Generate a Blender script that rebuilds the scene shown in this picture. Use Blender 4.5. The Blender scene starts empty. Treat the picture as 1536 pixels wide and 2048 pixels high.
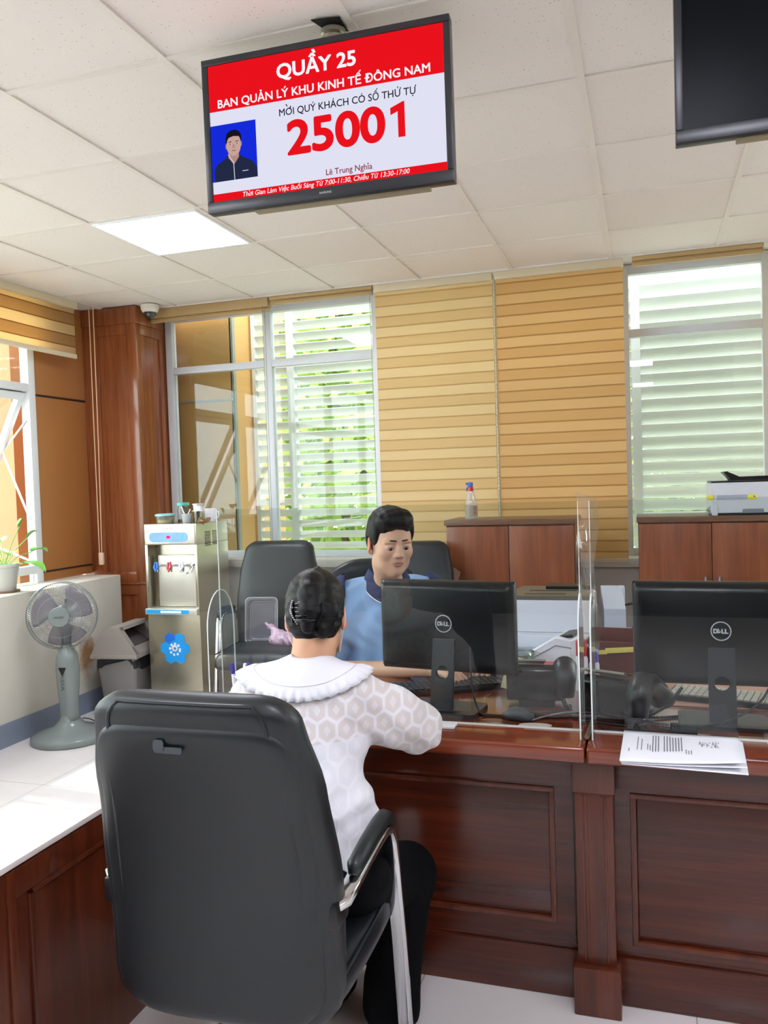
import bpy, bmesh, math, random
import numpy as np
from mathutils import Vector, Matrix
random.seed(7); np.random.seed(7)
SC = bpy.context.scene
COL = SC.collection
PI = math.pi

# ---------------------------------------------------------------- camera
YAW, PITCH, ROLL = 0.310203, -0.0345166, -0.0320807
_cy, _sy = math.cos(YAW), math.sin(YAW)
_f0 = Vector((-_sy, _cy, 0)); _r0 = Vector((_cy, _sy, 0)); _u0 = Vector((0, 0, 1))
_fw = _f0 * math.cos(PITCH) + _u0 * math.sin(PITCH)
_up = _u0 * math.cos(PITCH) - _f0 * math.sin(PITCH)
_rt = _r0 * math.cos(ROLL) + _up * math.sin(ROLL)
_up = _up * math.cos(ROLL) - _r0 * math.sin(ROLL)
cam = bpy.data.cameras.new('camera')
cam.sensor_fit = 'VERTICAL'; cam.sensor_height = 36.0; cam.sensor_width = 27.0
cam.lens = 1639.45 / 2048 * 36.0
cam.clip_start = 0.05
camo = bpy.data.objects.new('camera', cam); COL.objects.link(camo)
camo.matrix_world = Matrix(((_rt.x, _up.x, -_fw.x, 0), (_rt.y, _up.y, -_fw.y, 0), (_rt.z, _up.z, -_fw.z, 1.45), (0, 0, 0, 1)))
SC.camera = camo

# ---------------------------------------------------------------- world, sun, exposure
SKY_STRENGTH = 5.0
SUN_STRENGTH = 1.6
LAMP_STRENGTH = 17.0
SC.view_settings.view_transform = 'Standard'
SC.view_settings.look = 'None'
SC.view_settings.gamma = 1.0
SC.view_settings.use_curve_mapping = False
SC.view_settings.exposure = 0.86
w = bpy.data.worlds.new('sky'); SC.world = w; w.use_nodes = True
nt = w.node_tree; nt.nodes.clear()
bg = nt.nodes.new('ShaderNodeBackground'); bg.inputs[0].default_value = (0.90, 0.94, 1.0, 1); bg.inputs[1].default_value = SKY_STRENGTH
ow = nt.nodes.new('ShaderNodeOutputWorld'); nt.links.new(bg.outputs[0], ow.inputs[0])
sun = bpy.data.lights.new('sun', 'SUN'); sun.energy = SUN_STRENGTH; sun.angle = 0.02; sun.color = (1.0, 0.95, 0.86)
suno = bpy.data.objects.new('sun', sun); COL.objects.link(suno)
suno.rotation_euler = Vector((0.62, -0.10, -0.78)).to_track_quat('-Z', 'Y').to_euler()
cy = SC.cycles
cy.use_denoising = True
cy.max_bounces = 10; cy.diffuse_bounces = 5; cy.glossy_bounces = 5; cy.transmission_bounces = 8; cy.transparent_max_bounces = 24
cy.sample_clamp_indirect = 6.0; cy.caustics_reflective = False; cy.caustics_refractive = False

# ---------------------------------------------------------------- materials
def lin(c):
    if isinstance(c, str):
        c = tuple(int(c[i:i+2], 16) / 255 for i in (0, 2, 4))
    return tuple((x / 12.92 if x <= 0.04045 else ((x + 0.055) / 1.055) ** 2.4) for x in c) + (1.0,)
_mats = {}
class NT:
    def __init__(s, m): s.t = m.node_tree; s.n = s.t.nodes; s.l = s.t.links
    def add(s, typ, **kw):
        n = s.n.new(typ)
        for k, v in kw.items(): setattr(n, k, v)
        return n
    def link(s, a, b): s.l.new(a, b)
    def math(s, op, a, b=None, c=None):
        n = s.n.new('ShaderNodeMath'); n.operation = op
        for i, v in enumerate((a, b, c)):
            if v is None: continue
            if isinstance(v, (int, float)): n.inputs[i].default_value = v
            else: s.l.new(v, n.inputs[i])
        return n.outputs[0]
    def mix(s, fac, a, b):
        n = s.n.new('ShaderNodeMix'); n.data_type = 'RGBA'
        for sock, v in ((n.inputs['Factor'], fac), (n.inputs['A'], a), (n.inputs['B'], b)):
            pass
        ins = [i for i in n.inputs if i.enabled]
        for sock, v in zip(ins, (fac, a, b)):
            if isinstance(v, (int, float)): sock.default_value = v
            elif isinstance(v, tuple): sock.default_value = v
            else: s.l.new(v, sock)
        return [o for o in n.outputs if o.enabled][0]
    def ramp(s, fac, stops):
        n = s.n.new('ShaderNodeValToRGB')
        e = n.color_ramp.elements
        while len(e) > 1: e.remove(e[-1])
        e[0].position, e[0].color = stops[0]
        for p, c in stops[1:]:
            q = e.new(p); q.color = c
        s.l.new(fac, n.inputs[0]); return n.outputs[0]
    def coords(s, scale=(1, 1, 1), kind='Object'):
        t = s.n.new('ShaderNodeTexCoord'); m = s.n.new('ShaderNodeMapping'); m.inputs['Scale'].default_value = scale
        s.l.new(t.outputs[kind], m.inputs[0]); return m.outputs[0]
    def noise(s, vec, scale, detail=3, rough=0.5):
        n = s.n.new('ShaderNodeTexNoise'); n.inputs['Scale'].default_value = scale; n.inputs['Detail'].default_value = detail
        n.inputs['Roughness'].default_value = rough; s.l.new(vec, n.inputs['Vector']); return n.outputs[0]
def newmat(name):
    m = bpy.data.materials.new(name); m.use_nodes = True
    t = NT(m); t.n.clear()
    out = t.add('ShaderNodeOutputMaterial'); _mats[name] = m
    return m, t, out
def M(name, col='808080', rough=0.5, metal=0.0, spec=0.5, var=0.06, vscale=6.0, bump=0.0, bscale=80.0, coat=0.0, sss=0.0, emit=0.0, trans=0.0, sheen=0.0, aniso=0.0):
    """principled surface with a faint procedural variation of its colour and optional grain bump"""
    if name in _mats: return _mats[name]
    m, t, out = newmat(name)
    p = t.add('ShaderNodeBsdfPrincipled')
    c = lin(col)
    vec = t.coords()
    if var > 0:
        nz = t.noise(vec, vscale, 4)
        a = tuple(max(0, x * (1 - var)) for x in c[:3]) + (1,); b = tuple(min(1, x * (1 + var)) for x in c[:3]) + (1,)
        t.link(t.ramp(nz, [(0.3, a), (0.7, b)]), p.inputs['Base Color'])
    else: p.inputs['Base Color'].default_value = c
    p.inputs['Roughness'].default_value = rough; p.inputs['Metallic'].default_value = metal
    p.inputs['Specular IOR Level'].default_value = spec
    if coat: p.inputs['Coat Weight'].default_value = coat; p.inputs['Coat Roughness'].default_value = 0.08
    if sss:
        p.inputs['Subsurface Weight'].default_value = sss; p.inputs['Subsurface Radius'].default_value = (1.0, 0.35, 0.2); p.inputs['Subsurface Scale'].default_value = 0.012
    if emit: p.inputs['Emission Color'].default_value = c; p.inputs['Emission Strength'].default_value = emit
    if trans: p.inputs['Transmission Weight'].default_value = trans
    if sheen: p.inputs['Sheen Weight'].default_value = sheen
    if bump:
        b = t.add('ShaderNodeBump'); b.inputs['Strength'].default_value = bump; b.inputs['Distance'].default_value = 0.002
        t.link(t.noise(vec, bscale, 3), b.inputs['Height']); t.link(b.outputs[0], p.inputs['Normal'])
    t.link(p.outputs[0], out.inputs[0]); return m
def wood(name, dark, mid, light, rough=0.28, axis='z', scale=1.0, coat=0.3):
    """polished veneer: long streaks of grain along one axis"""
    if name in _mats: return _mats[name]
    m, t, out = newmat(name)
    p = t.add('ShaderNodeBsdfPrincipled')
    s = [16 * scale] * 3; s['xyz'.index(axis)] = 0.9 * scale
    v = t.coords(tuple(s))
    n1 = t.noise(v, 1.6, 6, 0.62)
    s2 = [90 * scale] * 3; s2['xyz'.index(axis)] = 2.5 * scale
    n2 = t.noise(t.coords(tuple(s2)), 1.5, 3, 0.6)
    f = t.math('ADD', t.math('MULTIPLY', n1, 0.72), t.math('MULTIPLY', n2, 0.28))
    t.link(t.ramp(f, [(0.30, lin(dark)), (0.5, lin(mid)), (0.72, lin(light))]), p.inputs['Base Color'])
    p.inputs['Roughness'].default_value = rough
    p.inputs['Coat Weight'].default_value = coat; p.inputs['Coat Roughness'].default_value = 0.12
    b = t.add('ShaderNodeBump'); b.inputs['Strength'].default_value = 0.06; b.inputs['Distance'].default_value = 0.001
    t.link(n2, b.inputs['Height']); t.link(b.outputs[0], p.inputs['Normal'])
    t.link(p.outputs[0], out.inputs[0]); return m
def clear(name, tint='ffffff', ior=1.49, rough=0.0, haze=0.0, hazecol='ffffff', minrefl=0.0):
    """thin clear sheet: see-through with Fresnel reflection, optional milky haze"""
    if name in _mats: return _mats[name]
    m, t, out = newmat(name)
    tr = t.add('ShaderNodeBsdfTransparent'); tr.inputs[0].default_value = lin(tint)
    gl = t.add('ShaderNodeBsdfGlossy'); gl.inputs['Roughness'].default_value = rough
    lw = t.add('ShaderNodeLayerWeight'); lw.inputs[0].default_value = 0.5
    mx = t.add('ShaderNodeMixShader'); f0 = max(((ior - 1) / (ior + 1)) ** 2, minrefl)
    fac = t.math('ADD', f0, t.math('MULTIPLY', t.math('POWER', lw.outputs['Facing'], 5.0), 1 - f0))      # Schlick
    t.link(fac, mx.inputs[0]); t.link(tr.outputs[0], mx.inputs[1]); t.link(gl.outputs[0], mx.inputs[2])
    res = mx.outputs[0]
    if haze:
        df = t.add('ShaderNodeBsdfDiffuse'); df.inputs[0].default_value = lin(hazecol)
        m2 = t.add('ShaderNodeMixShader'); m2.inputs[0].default_value = haze
        t.link(res, m2.inputs[1]); t.link(df.outputs[0], m2.inputs[2]); res = m2.outputs[0]
    t.link(res, out.inputs[0]); return m
def glow(name, col, strength):
    if name in _mats: return _mats[name]
    m, t, out = newmat(name)
    e = t.add('ShaderNodeEmission'); e.inputs[0].default_value = lin(col); e.inputs[1].default_value = strength
    t.link(e.outputs[0], out.inputs[0]); return m

# ---------------------------------------------------------------- mesh building
class MB:
    def __init__(s): s.v = []; s.f = []; s.m = []
    def raw(s, vs, fs, mi=0):
        o = len(s.v); s.v += [tuple(v) for v in vs]
        for f in fs: s.f.append(tuple(i + o for i in f)); s.m.append(mi)
        return s
    def bm(s, bm, mi=0):
        bm.verts.ensure_lookup_table(); bm.verts.index_update()
        s.raw([v.co[:] for v in bm.verts], [[v.index for v in f.verts] for f in bm.faces], mi); bm.free(); return s
    def box(s, x0, x1, y0, y1, z0, z1, bev=0.0, mi=0, seg=2, mat=None):
        b = bmesh.new()
        vs = [b.verts.new((x, y, z)) for x in (x0, x1) for y in (y0, y1) for z in (z0, z1)]
        for q in ((0, 1, 3, 2), (4, 6, 7, 5), (0, 4, 5, 1), (2, 3, 7, 6), (0, 2, 6, 4), (1, 5, 7, 3)): b.faces.new([vs[i] for i in q])
        if bev > 0: bmesh.ops.bevel(b, geom=b.edges[:], offset=bev, segments=seg, profile=0.6, affect='EDGES')
        if mat is not None: b.transform(mat)
        return s.bm(b, mi)
    def ob(s, c, size, rot=None, bev=0.0, mi=0, seg=2):
        m = Matrix.Translation(Vector(c)) @ (rot.to_4x4() if rot is not None else Matrix.Identity(4))
        a, b, d = (x / 2 for x in size)
        return s.box(-a, a, -b, b, -d, d, bev, mi, seg, m)
    def quad(s, pts, mi=0): return s.raw(pts, [tuple(range(len(pts)))], mi)
    def cyl(s, p0, p1, r0, r1=None, n=16, mi=0, cap=True):
        p0, p1 = Vector(p0), Vector(p1); r1 = r0 if r1 is None else r1
        d = (p1 - p0).normalized(); a = d.orthogonal().normalized(); b = d.cross(a)
        vs = []
        for p, r in ((p0, r0), (p1, r1)):
            vs += [p + (a * math.cos(2 * PI * k / n) + b * math.sin(2 * PI * k / n)) * r for k in range(n)]
        fs = [(k, (k + 1) % n, n + (k + 1) % n, n + k) for k in range(n)]
        if cap: fs += [tuple(range(n - 1, -1, -1)), tuple(range(n, 2 * n))]
        return s.raw(vs, fs, mi)
    def tube(s, pts, r, n=8, mi=0, closed=False, flat=None, up=None):
        """flat=(a,b): elliptic/rect section half sizes; up fixes the section's first axis"""
        P = [Vector(p) for p in pts]; m = len(P)
        T = []
        for i in range(m):
            a = P[(i - 1) % m] if (closed or i > 0) else P[i]; b = P[(i + 1) % m] if (closed or i < m - 1) else P[i]
            T.append((b - a).normalized())
        ref = Vector(up) if up is not None else T[0].orthogonal().normalized()
        vs = []
        for i in range(m):
            ref = (Vector(up) if up is not None else ref); ref = (ref - T[i] * ref.dot(T[i])).normalized()
            bn = T[i].cross(ref); ri = r[i] if isinstance(r, (list, tuple)) else r
            for k in range(n):
                c, q = math.cos(2 * PI * (k + .5) / n), math.sin(2 * PI * (k + .5) / n)
                if flat:
                    e = 0.5; c2 = math.copysign(abs(c) ** e, c) * flat[0]; q2 = math.copysign(abs(q) ** e, q) * flat[1]
                    vs.append(P[i] + ref * c2 + bn * q2)
                else: vs.append(P[i] + (ref * c + bn * q) * ri)
        fs = []
        for i in range(m if closed else m - 1):
            j = (i + 1) % m
            fs += [(i * n + k, i * n + (k + 1) % n, j * n + (k + 1) % n, j * n + k) for k in range(n)]
        if not closed: fs += [tuple(range(n - 1, -1, -1)), tuple((m - 1) * n + k for k in range(n))]
        return s.raw(vs, fs, mi)
    def lathe(s, prof, n=24, c=(0, 0, 0), mat=None, mi=0, cap0=True, cap1=True):
        mt = Matrix.Translation(Vector(c)) @ (mat.to_4x4() if mat is not None else Matrix.Identity(4))
        vs = []
        for r, z in prof: vs += [mt @ Vector((r * math.cos(2 * PI * k / n), r * math.sin(2 * PI * k / n), z)) for k in range(n)]
        fs = []
        for i in range(len(prof) - 1): fs += [(i * n + k, i * n + (k + 1) % n, (i + 1) * n + (k + 1) % n, (i + 1) * n + k) for k in range(n)]
        if cap0: fs.append(tuple(range(n - 1, -1, -1)))
        if cap1: fs.append(tuple((len(prof) - 1) * n + k for k in range(n)))
        return s.raw(vs, fs, mi)
    def prism(s, poly, h, mat=None, mi=0):
        """2D outline (counter-clockwise) extruded from z=0 to z=h, then placed by mat"""
        mt = mat if mat is not None else Matrix.Identity(4); n = len(poly)
        vs = [mt @ Vector((x, y, 0)) for x, y in poly] + [mt @ Vector((x, y, h)) for x, y in poly]
        fs = [tuple(range(n - 1, -1, -1)), tuple(range(n, 2 * n))] + [(k, (k + 1) % n, n + (k + 1) % n, n + k) for k in range(n)]
        return s.raw(vs, fs, mi)
    def loft(s, rings, mi=0, cap=True):
        n = len(rings[0]); vs = [p for r in rings for p in r]; fs = []
        for i in range(len(rings) - 1): fs += [(i * n + k, i * n + (k + 1) % n, (i + 1) * n + (k + 1) % n, (i + 1) * n + k) for k in range(n)]
        if cap: fs += [tuple(range(n - 1, -1, -1)), tuple((len(rings) - 1) * n + k for k in range(n))]
        return s.raw(vs, fs, mi)
    def grid(s, fn, nu, nv, mi=0, cu=False):
        vs = [fn(i / (nu if cu else nu - 1), j / (nv - 1)) for i in range(nu) for j in range(nv)]; fs = []
        for i in range(nu if cu else nu - 1):
            for j in range(nv - 1):
                a = i * nv + j; b = ((i + 1) % nu) * nv + j; fs.append((a, b, b + 1, a + 1))
        return s.raw(vs, fs, mi)
def rrect(w, h, r, n=5):
    pts = []
    for cx, cyy, a0 in ((w/2-r, h/2-r, 0), (-w/2+r, h/2-r, 90), (-w/2+r, -h/2+r, 180), (w/2-r, -h/2+r, 270)):
        for k in range(n + 1):
            a = math.radians(a0 + 90 * k / n); pts.append((cx + r * math.cos(a), cyy + r * math.sin(a)))
    return pts
FRONT = Matrix.Rotation(PI / 2, 4, 'X')           # drawing plane (x,y) -> world (x,z), facing -Y
def at(x, y, z, rot=None): return Matrix.Translation((x, y, z)) @ (rot if rot is not None else Matrix.Identity(4))
def obj(name, mb, mat, parent=None, smooth=True, angle=38, fixn=True, sub=0, solid=0.0, kind=None):
    me = bpy.data.meshes.new(name); me.from_pydata(mb.v, [], mb.f); me.update()
    mats = mat if isinstance(mat, (list, tuple)) else [mat]
    for x in mats: me.materials.append(x)
    if len(mats) > 1: me.polygons.foreach_set('material_index', mb.m)
    if fixn:
        b = bmesh.new(); b.from_mesh(me); bmesh.ops.recalc_face_normals(b, faces=b.faces[:]); b.to_mesh(me); b.free()
    if smooth:
        me.shade_smooth()
        if angle < 180: me.set_sharp_from_angle(angle=math.radians(angle))
    o = bpy.data.objects.new(name, me); COL.objects.link(o)
    if parent is not None: o.parent = parent
    if sub:
        md = o.modifiers.new('smooth', 'SUBSURF'); md.levels = sub; md.render_levels = sub
    if solid:
        md = o.modifiers.new('thick', 'SOLIDIFY'); md.thickness = solid; md.offset = 0
    if kind: o['kind'] = kind
    return o
def struct(name, mb, mat, parent=None, **k):
    o = obj(name, mb, mat, parent, **k)
    if parent is None: o['kind'] = 'structure'
    return o
def tag(o, label, cat, group=None, kind=None):
    o['label'] = label; o['category'] = cat
    if group: o['group'] = group
    if kind: o['kind'] = kind
    return o
def thing(name, label, cat, loc=(0, 0, 0), rz=0.0, group=None):
    o = bpy.data.objects.new(name, None); COL.objects.link(o); o.location = loc; o.rotation_euler = (0, 0, rz)
    o.empty_display_size = 0.05
    return tag(o, label, cat, group)
def dup(root, loc, rz, label=None, group=None):
    r = root.copy(); COL.objects.link(r); r.location = loc; r.rotation_euler = (0, 0, rz)
    if label: r['label'] = label
    if group: r['group'] = group
    for ch in list(root.children):
        c = ch.copy(); COL.objects.link(c); c.parent = r
        for g in list(ch.children):
            d = g.copy(); COL.objects.link(d); d.parent = c
    return r
def text(name, body, mat, parent, mtx, cap=None, width=None, bold=0.0, shear=0.0, align='CENTER', depth=0.0002, space=1.0, res=3, sx=None):
    """flat lettering turned into a mesh; cap = height of a capital, width = overall width"""
    c = bpy.data.curves.new(name, 'FONT'); c.body = body; c.align_x = align; c.shear = shear; c.extrude = 0.0; c.resolution_u = res; c.space_character = space
    o = bpy.data.objects.new(name, c); COL.objects.link(o)
    bpy.context.view_layer.update()
    me = bpy.data.meshes.new_from_object(o.evaluated_get(bpy.context.evaluated_depsgraph_get()))
    bpy.data.objects.remove(o); bpy.data.curves.remove(c)
    n = len(me.vertices); co = np.empty(n * 3); me.vertices.foreach_get('co', co); co = co.reshape(-1, 3)
    ky = (cap / 0.729) if cap else 1.0
    w0 = co[:, 0].max() - co[:, 0].min()
    kx = (width / w0) if width else ky * (sx or 1.0)
    co[:, 0] *= kx; co[:, 1] *= ky
    me.vertices.foreach_set('co', co.ravel())
    if bold > 0:                                       # thicker strokes: the outline laid over itself a little to every side
        F = [tuple(p.vertices) for p in me.polygons]; d = bold * ky; VV = []; FF = []
        for k in range(16):
            a = k * PI / 8; VV.append(co + np.array((math.cos(a) * d, math.sin(a) * d, k * 0.00001))); FF += [tuple(i + k * n for i in f) for f in F]
        me2 = bpy.data.meshes.new(name); me2.from_pydata(np.concatenate(VV).tolist(), [], FF); me2.update(); bpy.data.meshes.remove(me); me = me2
    me.transform(mtx); me.update()
    me.materials.clear(); me.materials.append(mat); me.name = name
    o = bpy.data.objects.new(name, me); COL.objects.link(o)
    if parent is not None: o.parent = parent
    return o
# ================================================================ materials of the place
W_COL = wood('column wood', '6c381d', '8c4f2d', 'a2653c', rough=0.22, axis='z', scale=1.0)
W_CTR = wood('counter wood', '301408', '481a0b', '5e2612', rough=0.25, axis='x', scale=1.0)
W_CTRV = wood('counter wood upright', '3b190c', '56230f', '6c3119', rough=0.28, axis='z', scale=1.0)
W_TOP = wood('counter top wood', '5a2413', '78341d', '8c4527', rough=0.16, axis='x', scale=0.9, coat=0.6)
W_CAB = wood('cabinet wood', '683620', '87492a', '9a5a35', rough=0.3, axis='z', scale=1.1)
W_CABT = wood('cabinet top wood', '5d3c29', '755038', '8a6247', rough=0.4, axis='x', scale=1.0)
TAN = M('tan cladding', 'ab7340', rough=0.33, var=0.05, vscale=1.2)
GROOVE = M('dark joint', '2c1a12', rough=0.8)
PLASTER = M('cream wall paint', 'dcd8cb', rough=0.75, var=0.02, vscale=2.0)
PLASTER2 = M('grey wall paint', 'd2cec6', rough=0.8, var=0.02)
SKIRT = M('blue grey skirting paint', '7c8798', rough=0.55, var=0.04)
ALU = M('white coated aluminium', 'dfe3e6', rough=0.35, var=0.01)
ALUG = M('grey coated aluminium', 'd3d8dd', rough=0.38, var=0.01)
TBAR = M('ceiling bar', 'e2dbd4', rough=0.6, var=0.02)
GLASS = clear('window glass', 'f2f7f5', 1.45, minrefl=0.02)
GREYGLASS = clear('dark window glass', '8e938e', 1.5, minrefl=0.05)
BLACKHOLE = M('dark void', '0c0c0c', rough=0.9, var=0)
STAIN = M('rust stain', 'b5844e', rough=0.9, var=0.3, vscale=30)

# parapet paint with a rust stain of its own shape
def parapet_mat():
    m, t, out = newmat('parapet paint'); p = t.add('ShaderNodeBsdfPrincipled')
    tc = t.add('ShaderNodeTexCoord'); sx = t.add('ShaderNodeSeparateXYZ'); t.link(tc.outputs['Object'], sx.inputs[0])
    dy = t.math('MULTIPLY', t.math('SUBTRACT', sx.outputs[1], 4.53), 9.0); dz = t.math('MULTIPLY', t.math('SUBTRACT', sx.outputs[2], 0.37), 7.0)
    d = t.math('SQRT', t.math('ADD', t.math('MULTIPLY', dy, dy), t.math('MULTIPLY', dz, dz)))
    nz = t.noise(tc.outputs['Object'], 14, 4)
    f = t.math('SUBTRACT', t.math('ADD', 1.0, t.math('MULTIPLY', t.math('SUBTRACT', nz, 0.5), 1.2)), d)
    fac = t.ramp(f, [(0.0, (0, 0, 0, 1)), (0.6, (.9, .9, .9, 1))])
    n2 = t.noise(tc.outputs['Object'], 2.5, 3)
    base = t.ramp(n2, [(0.3, lin('d3cfc1')), (0.7, lin('e2ded1'))])
    t.link(t.mix(fac, base, lin('a3743f')), p.inputs['Base Color']); p.inputs['Roughness'].default_value = 0.7
    t.link(p.outputs[0], out.inputs[0]); return m
PARA = parapet_mat()
def floor_mat():
    m, t, out = newmat('floor tile'); p = t.add('ShaderNodeBsdfPrincipled')
    tc = t.add('ShaderNodeTexCoord'); mp = t.add('ShaderNodeMapping'); mp.inputs['Location'].default_value = (2.9, -3.325, 0)
    t.link(tc.outputs['Object'], mp.inputs[0]); sx = t.add('ShaderNodeSeparateXYZ'); t.link(mp.outputs[0], sx.inputs[0])
    S = 0.75
    def line(o):
        a = t.math('ABSOLUTE', t.math('SUBTRACT', t.math('FRACT', t.math('ADD', t.math('DIVIDE', o, S), 0.5)), 0.5))
        return t.math('LESS_THAN', a, 0.0022)
    ln = t.math('MAXIMUM', line(sx.outputs[0]), line(sx.outputs[1]))
    n1 = t.noise(tc.outputs['Object'], 1.7, 5, 0.6)
    base = t.ramp(n1, [(0.3, lin('dcd7d4')), (0.7, lin('e8e3e1'))])
    t.link(t.mix(ln, base, lin('a89f92')), p.inputs['Base Color'])
    p.inputs['Roughness'].default_value = 0.13
    t.link(p.outputs[0], out.inputs[0]); return m
FLOOR = floor_mat()
def ceil_mat():
    m, t, out = newmat('mineral fibre tile'); p = t.add('ShaderNodeBsdfPrincipled')
    tc = t.add('ShaderNodeTexCoord')
    mp = t.add('ShaderNodeMapping'); mp.inputs['Location'].default_value = (0.778, -1.641, 0); mp.inputs['Scale'].default_value = (1, 1, 0)
    t.link(tc.outputs['Object'], mp.inputs[0])
    # each tile a slightly different off-white
    sx = t.add('ShaderNodeSeparateXYZ'); t.link(mp.outputs[0], sx.inputs[0])
    cx = t.math('FLOOR', t.math('DIVIDE', sx.outputs[0], 0.6)); cyy = t.math('FLOOR', t.math('DIVIDE', sx.outputs[1], 0.6))
    cb = t.add('ShaderNodeCombineXYZ'); t.link(cx, cb.inputs[0]); t.link(cyy, cb.inputs[1])
    wn = t.add('ShaderNodeTexWhiteNoise'); t.link(cb.outputs[0], wn.inputs['Vector'])
    base = t.ramp(wn.outputs[0], [(0.0, lin('e2d9d4')), (0.5, lin('e8e1dc')), (1.0, lin('e7e1dc'))])
    # pinholes
    vo = t.add('ShaderNodeTexVoronoi'); vo.inputs['Scale'].default_value = 75; t.link(tc.outputs['Object'], vo.inputs['Vector'])
    sc = t.add('ShaderNodeSeparateColor'); t.link(vo.outputs['Color'], sc.inputs[0])
    hole = t.math('MULTIPLY', t.math('LESS_THAN', vo.outputs['Distance'], 0.15), t.math('GREATER_THAN', sc.outputs[0], 0.72))
    vo2 = t.add('ShaderNodeTexVoronoi'); vo2.inputs['Scale'].default_value = 230; t.link(tc.outputs['Object'], vo2.inputs['Vector'])
    sc2 = t.add('ShaderNodeSeparateColor'); t.link(vo2.outputs['Color'], sc2.inputs[0])
    h2 = t.math('MULTIPLY', t.math('LESS_THAN', vo2.outputs['Distance'], 0.22), t.math('GREATER_THAN', sc2.outputs[0], 0.8))
    f = t.math('MAXIMUM', t.math('MULTIPLY', hole, 0.55), t.math('MULTIPLY', h2, 0.25))
    t.link(t.mix(f, base, lin('6d675f')), p.inputs['Base Color'])
    p.inputs['Roughness'].default_value = 0.85; p.inputs['Specular IOR Level'].default_value = 0.2
    b = t.add('ShaderNodeBump'); b.inputs['Strength'].default_value = 0.15; b.inputs['Distance'].default_value = 0.002
    t.link(t.noise(tc.outputs['Object'], 160, 3), b.inputs['Height']); t.link(b.outputs[0], p.inputs['Normal'])
    t.link(p.outputs[0], out.inputs[0]); return m
CEIL = ceil_mat()
def zebra(name, ca, cb, cl, pitch, transl, z0=0.0, thin=0.10):
    """day-and-night blind fabric: alternate bands with a dark overlap line; lets daylight through"""
    m, t, out = newmat(name)
    tc = t.add('ShaderNodeTexCoord'); sx = t.add('ShaderNodeSeparateXYZ'); t.link(tc.outputs['Object'], sx.inputs[0])
    nz = t.noise(tc.outputs['Object'], 3.0, 2)
    z = t.math('ADD', t.math('DIVIDE', t.math('SUBTRACT', sx.outputs[2], z0), pitch), t.math('MULTIPLY', t.math('SUBTRACT', nz, 0.5), 0.10))
    fr = t.math('FRACT', z); par = t.math('FRACT', t.math('MULTIPLY', t.math('FLOOR', z), 0.5))
    band = t.mix(t.math('GREATER_THAN', par, 0.25), lin(ca), lin(cb))
    ln = t.math('LESS_THAN', fr, thin)
    fine = t.math('MULTIPLY', t.math('SINE', t.math('MULTIPLY', sx.outputs[2], 2400.0)), 0.03)
    col = t.mix(ln, band, lin(cl))
    col = t.mix(t.math('ADD', 0.03, fine), col, lin(cl))
    df = t.add('ShaderNodeBsdfDiffuse'); t.link(col, df.inputs[0])
    tl = t.add('ShaderNodeBsdfTranslucent'); t.link(col, tl.inputs[0])
    mx = t.add('ShaderNodeMixShader'); mx.inputs[0].default_value = transl
    t.link(df.outputs[0], mx.inputs[1]); t.link(tl.outputs[0], mx.inputs[2]); t.link(mx.outputs[0], out.inputs[0]); return m
BLIND = zebra('yellow zebra blind fabric', 'edd0a2', 'e7c795', 'cba673', 0.068, 0.6, thin=0.14)
BLIND2 = zebra('brown zebra blind fabric', 'ead0a2', 'caa470', 'a37c4c', 0.075, 0.6, thin=0.1)
BRAIL = M('blind rail', 'b79a6c', rough=0.4, var=0.02)
BRAIL2 = M('pale blind rail', 'd6c8ac', rough=0.45, var=0.02)

# ================================================================ the shell
ZC = 2.765
struct('floor', MB().box(-3.95, 4.6, -4.2, 5.5, -0.12, 0.0), FLOOR)
struct('ceiling', MB().box(-3.95, 4.6, -4.2, 5.5, ZC + 0.007, ZC + 0.12), CEIL)
g = MB()
for k in range(-5, 10):
    x = -0.778 + 0.6 * k
    if -3.7 < x < 4.5: g.box(x - 0.012, x + 0.012, -4.2, 5.2, ZC, ZC + 0.008)
for k in range(-9, 6):
    y = 1.641 + 0.6 * k
    if y < 5.2: g.box(-3.7, 4.6, y - 0.012, y + 0.012, ZC + 0.001, ZC + 0.008)
g.box(-3.72, 4.6, 5.185, 5.21, ZC - 0.004, ZC + 0.008); g.box(-3.72, -3.69, -4.2, 5.2, ZC - 0.004, ZC + 0.008)
struct('ceiling_grid', g, TBAR, smooth=False)
# walls behind and to the right of the camera (the hall goes on there)
struct('wall_right', MB().box(4.6, 4.75, -4.2, 5.5, -0.12, 2.885), PLASTER)
b = MB(); b.box(-3.95, 4.6, -4.35, -4.2, -0.12, 2.885)
struct('wall_front', b, M('dark unseen wall', '453a32', rough=0.8, var=0.05))  # unseen wall, kept dark to weaken its reflection in the acrylic
# back wall: low wall, sill, head
b = MB(); b.box(-3.95, 4.6, 5.26, 5.5, 0, 0.89); struct('wall_back', b, PLASTER2)
struct('trim_1', MB().box(-3.42, 4.6, 5.215, 5.5, 0.89, 0.945, bev=0.006), M('sill paint', 'd4d0c2', rough=0.5, var=0.02))
# left wall: low parapet with sill, cladding panel beside the window
b = MB(); b.box(-3.95, -3.55, -4.2, 4.93, 0, 0.868, bev=0.006); struct('wall_left', b, PARA)
struct('baseboard_left', MB().box(-3.551, -3.541, -4.2, 4.93, 0, 0.135), SKIRT)
b = MB(); b.box(-3.95, -3.87, 4.50, 5.06, 0.868, 2.765); struct('wall_left_cladding', b, TAN)
b = MB(); b.box(-3.872, -3.866, 4.50, 5.045, 2.108, 2.122); b.box(-3.872, -3.866, 4.50, 5.045, 0.925, 0.937); struct('trim_2', b, GROOVE)
b = MB(); b.box(-3.95, -3.87, -4.2, -1.6, 0.868, 2.765); struct('wall_left_pier', b, PLASTER)
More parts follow.
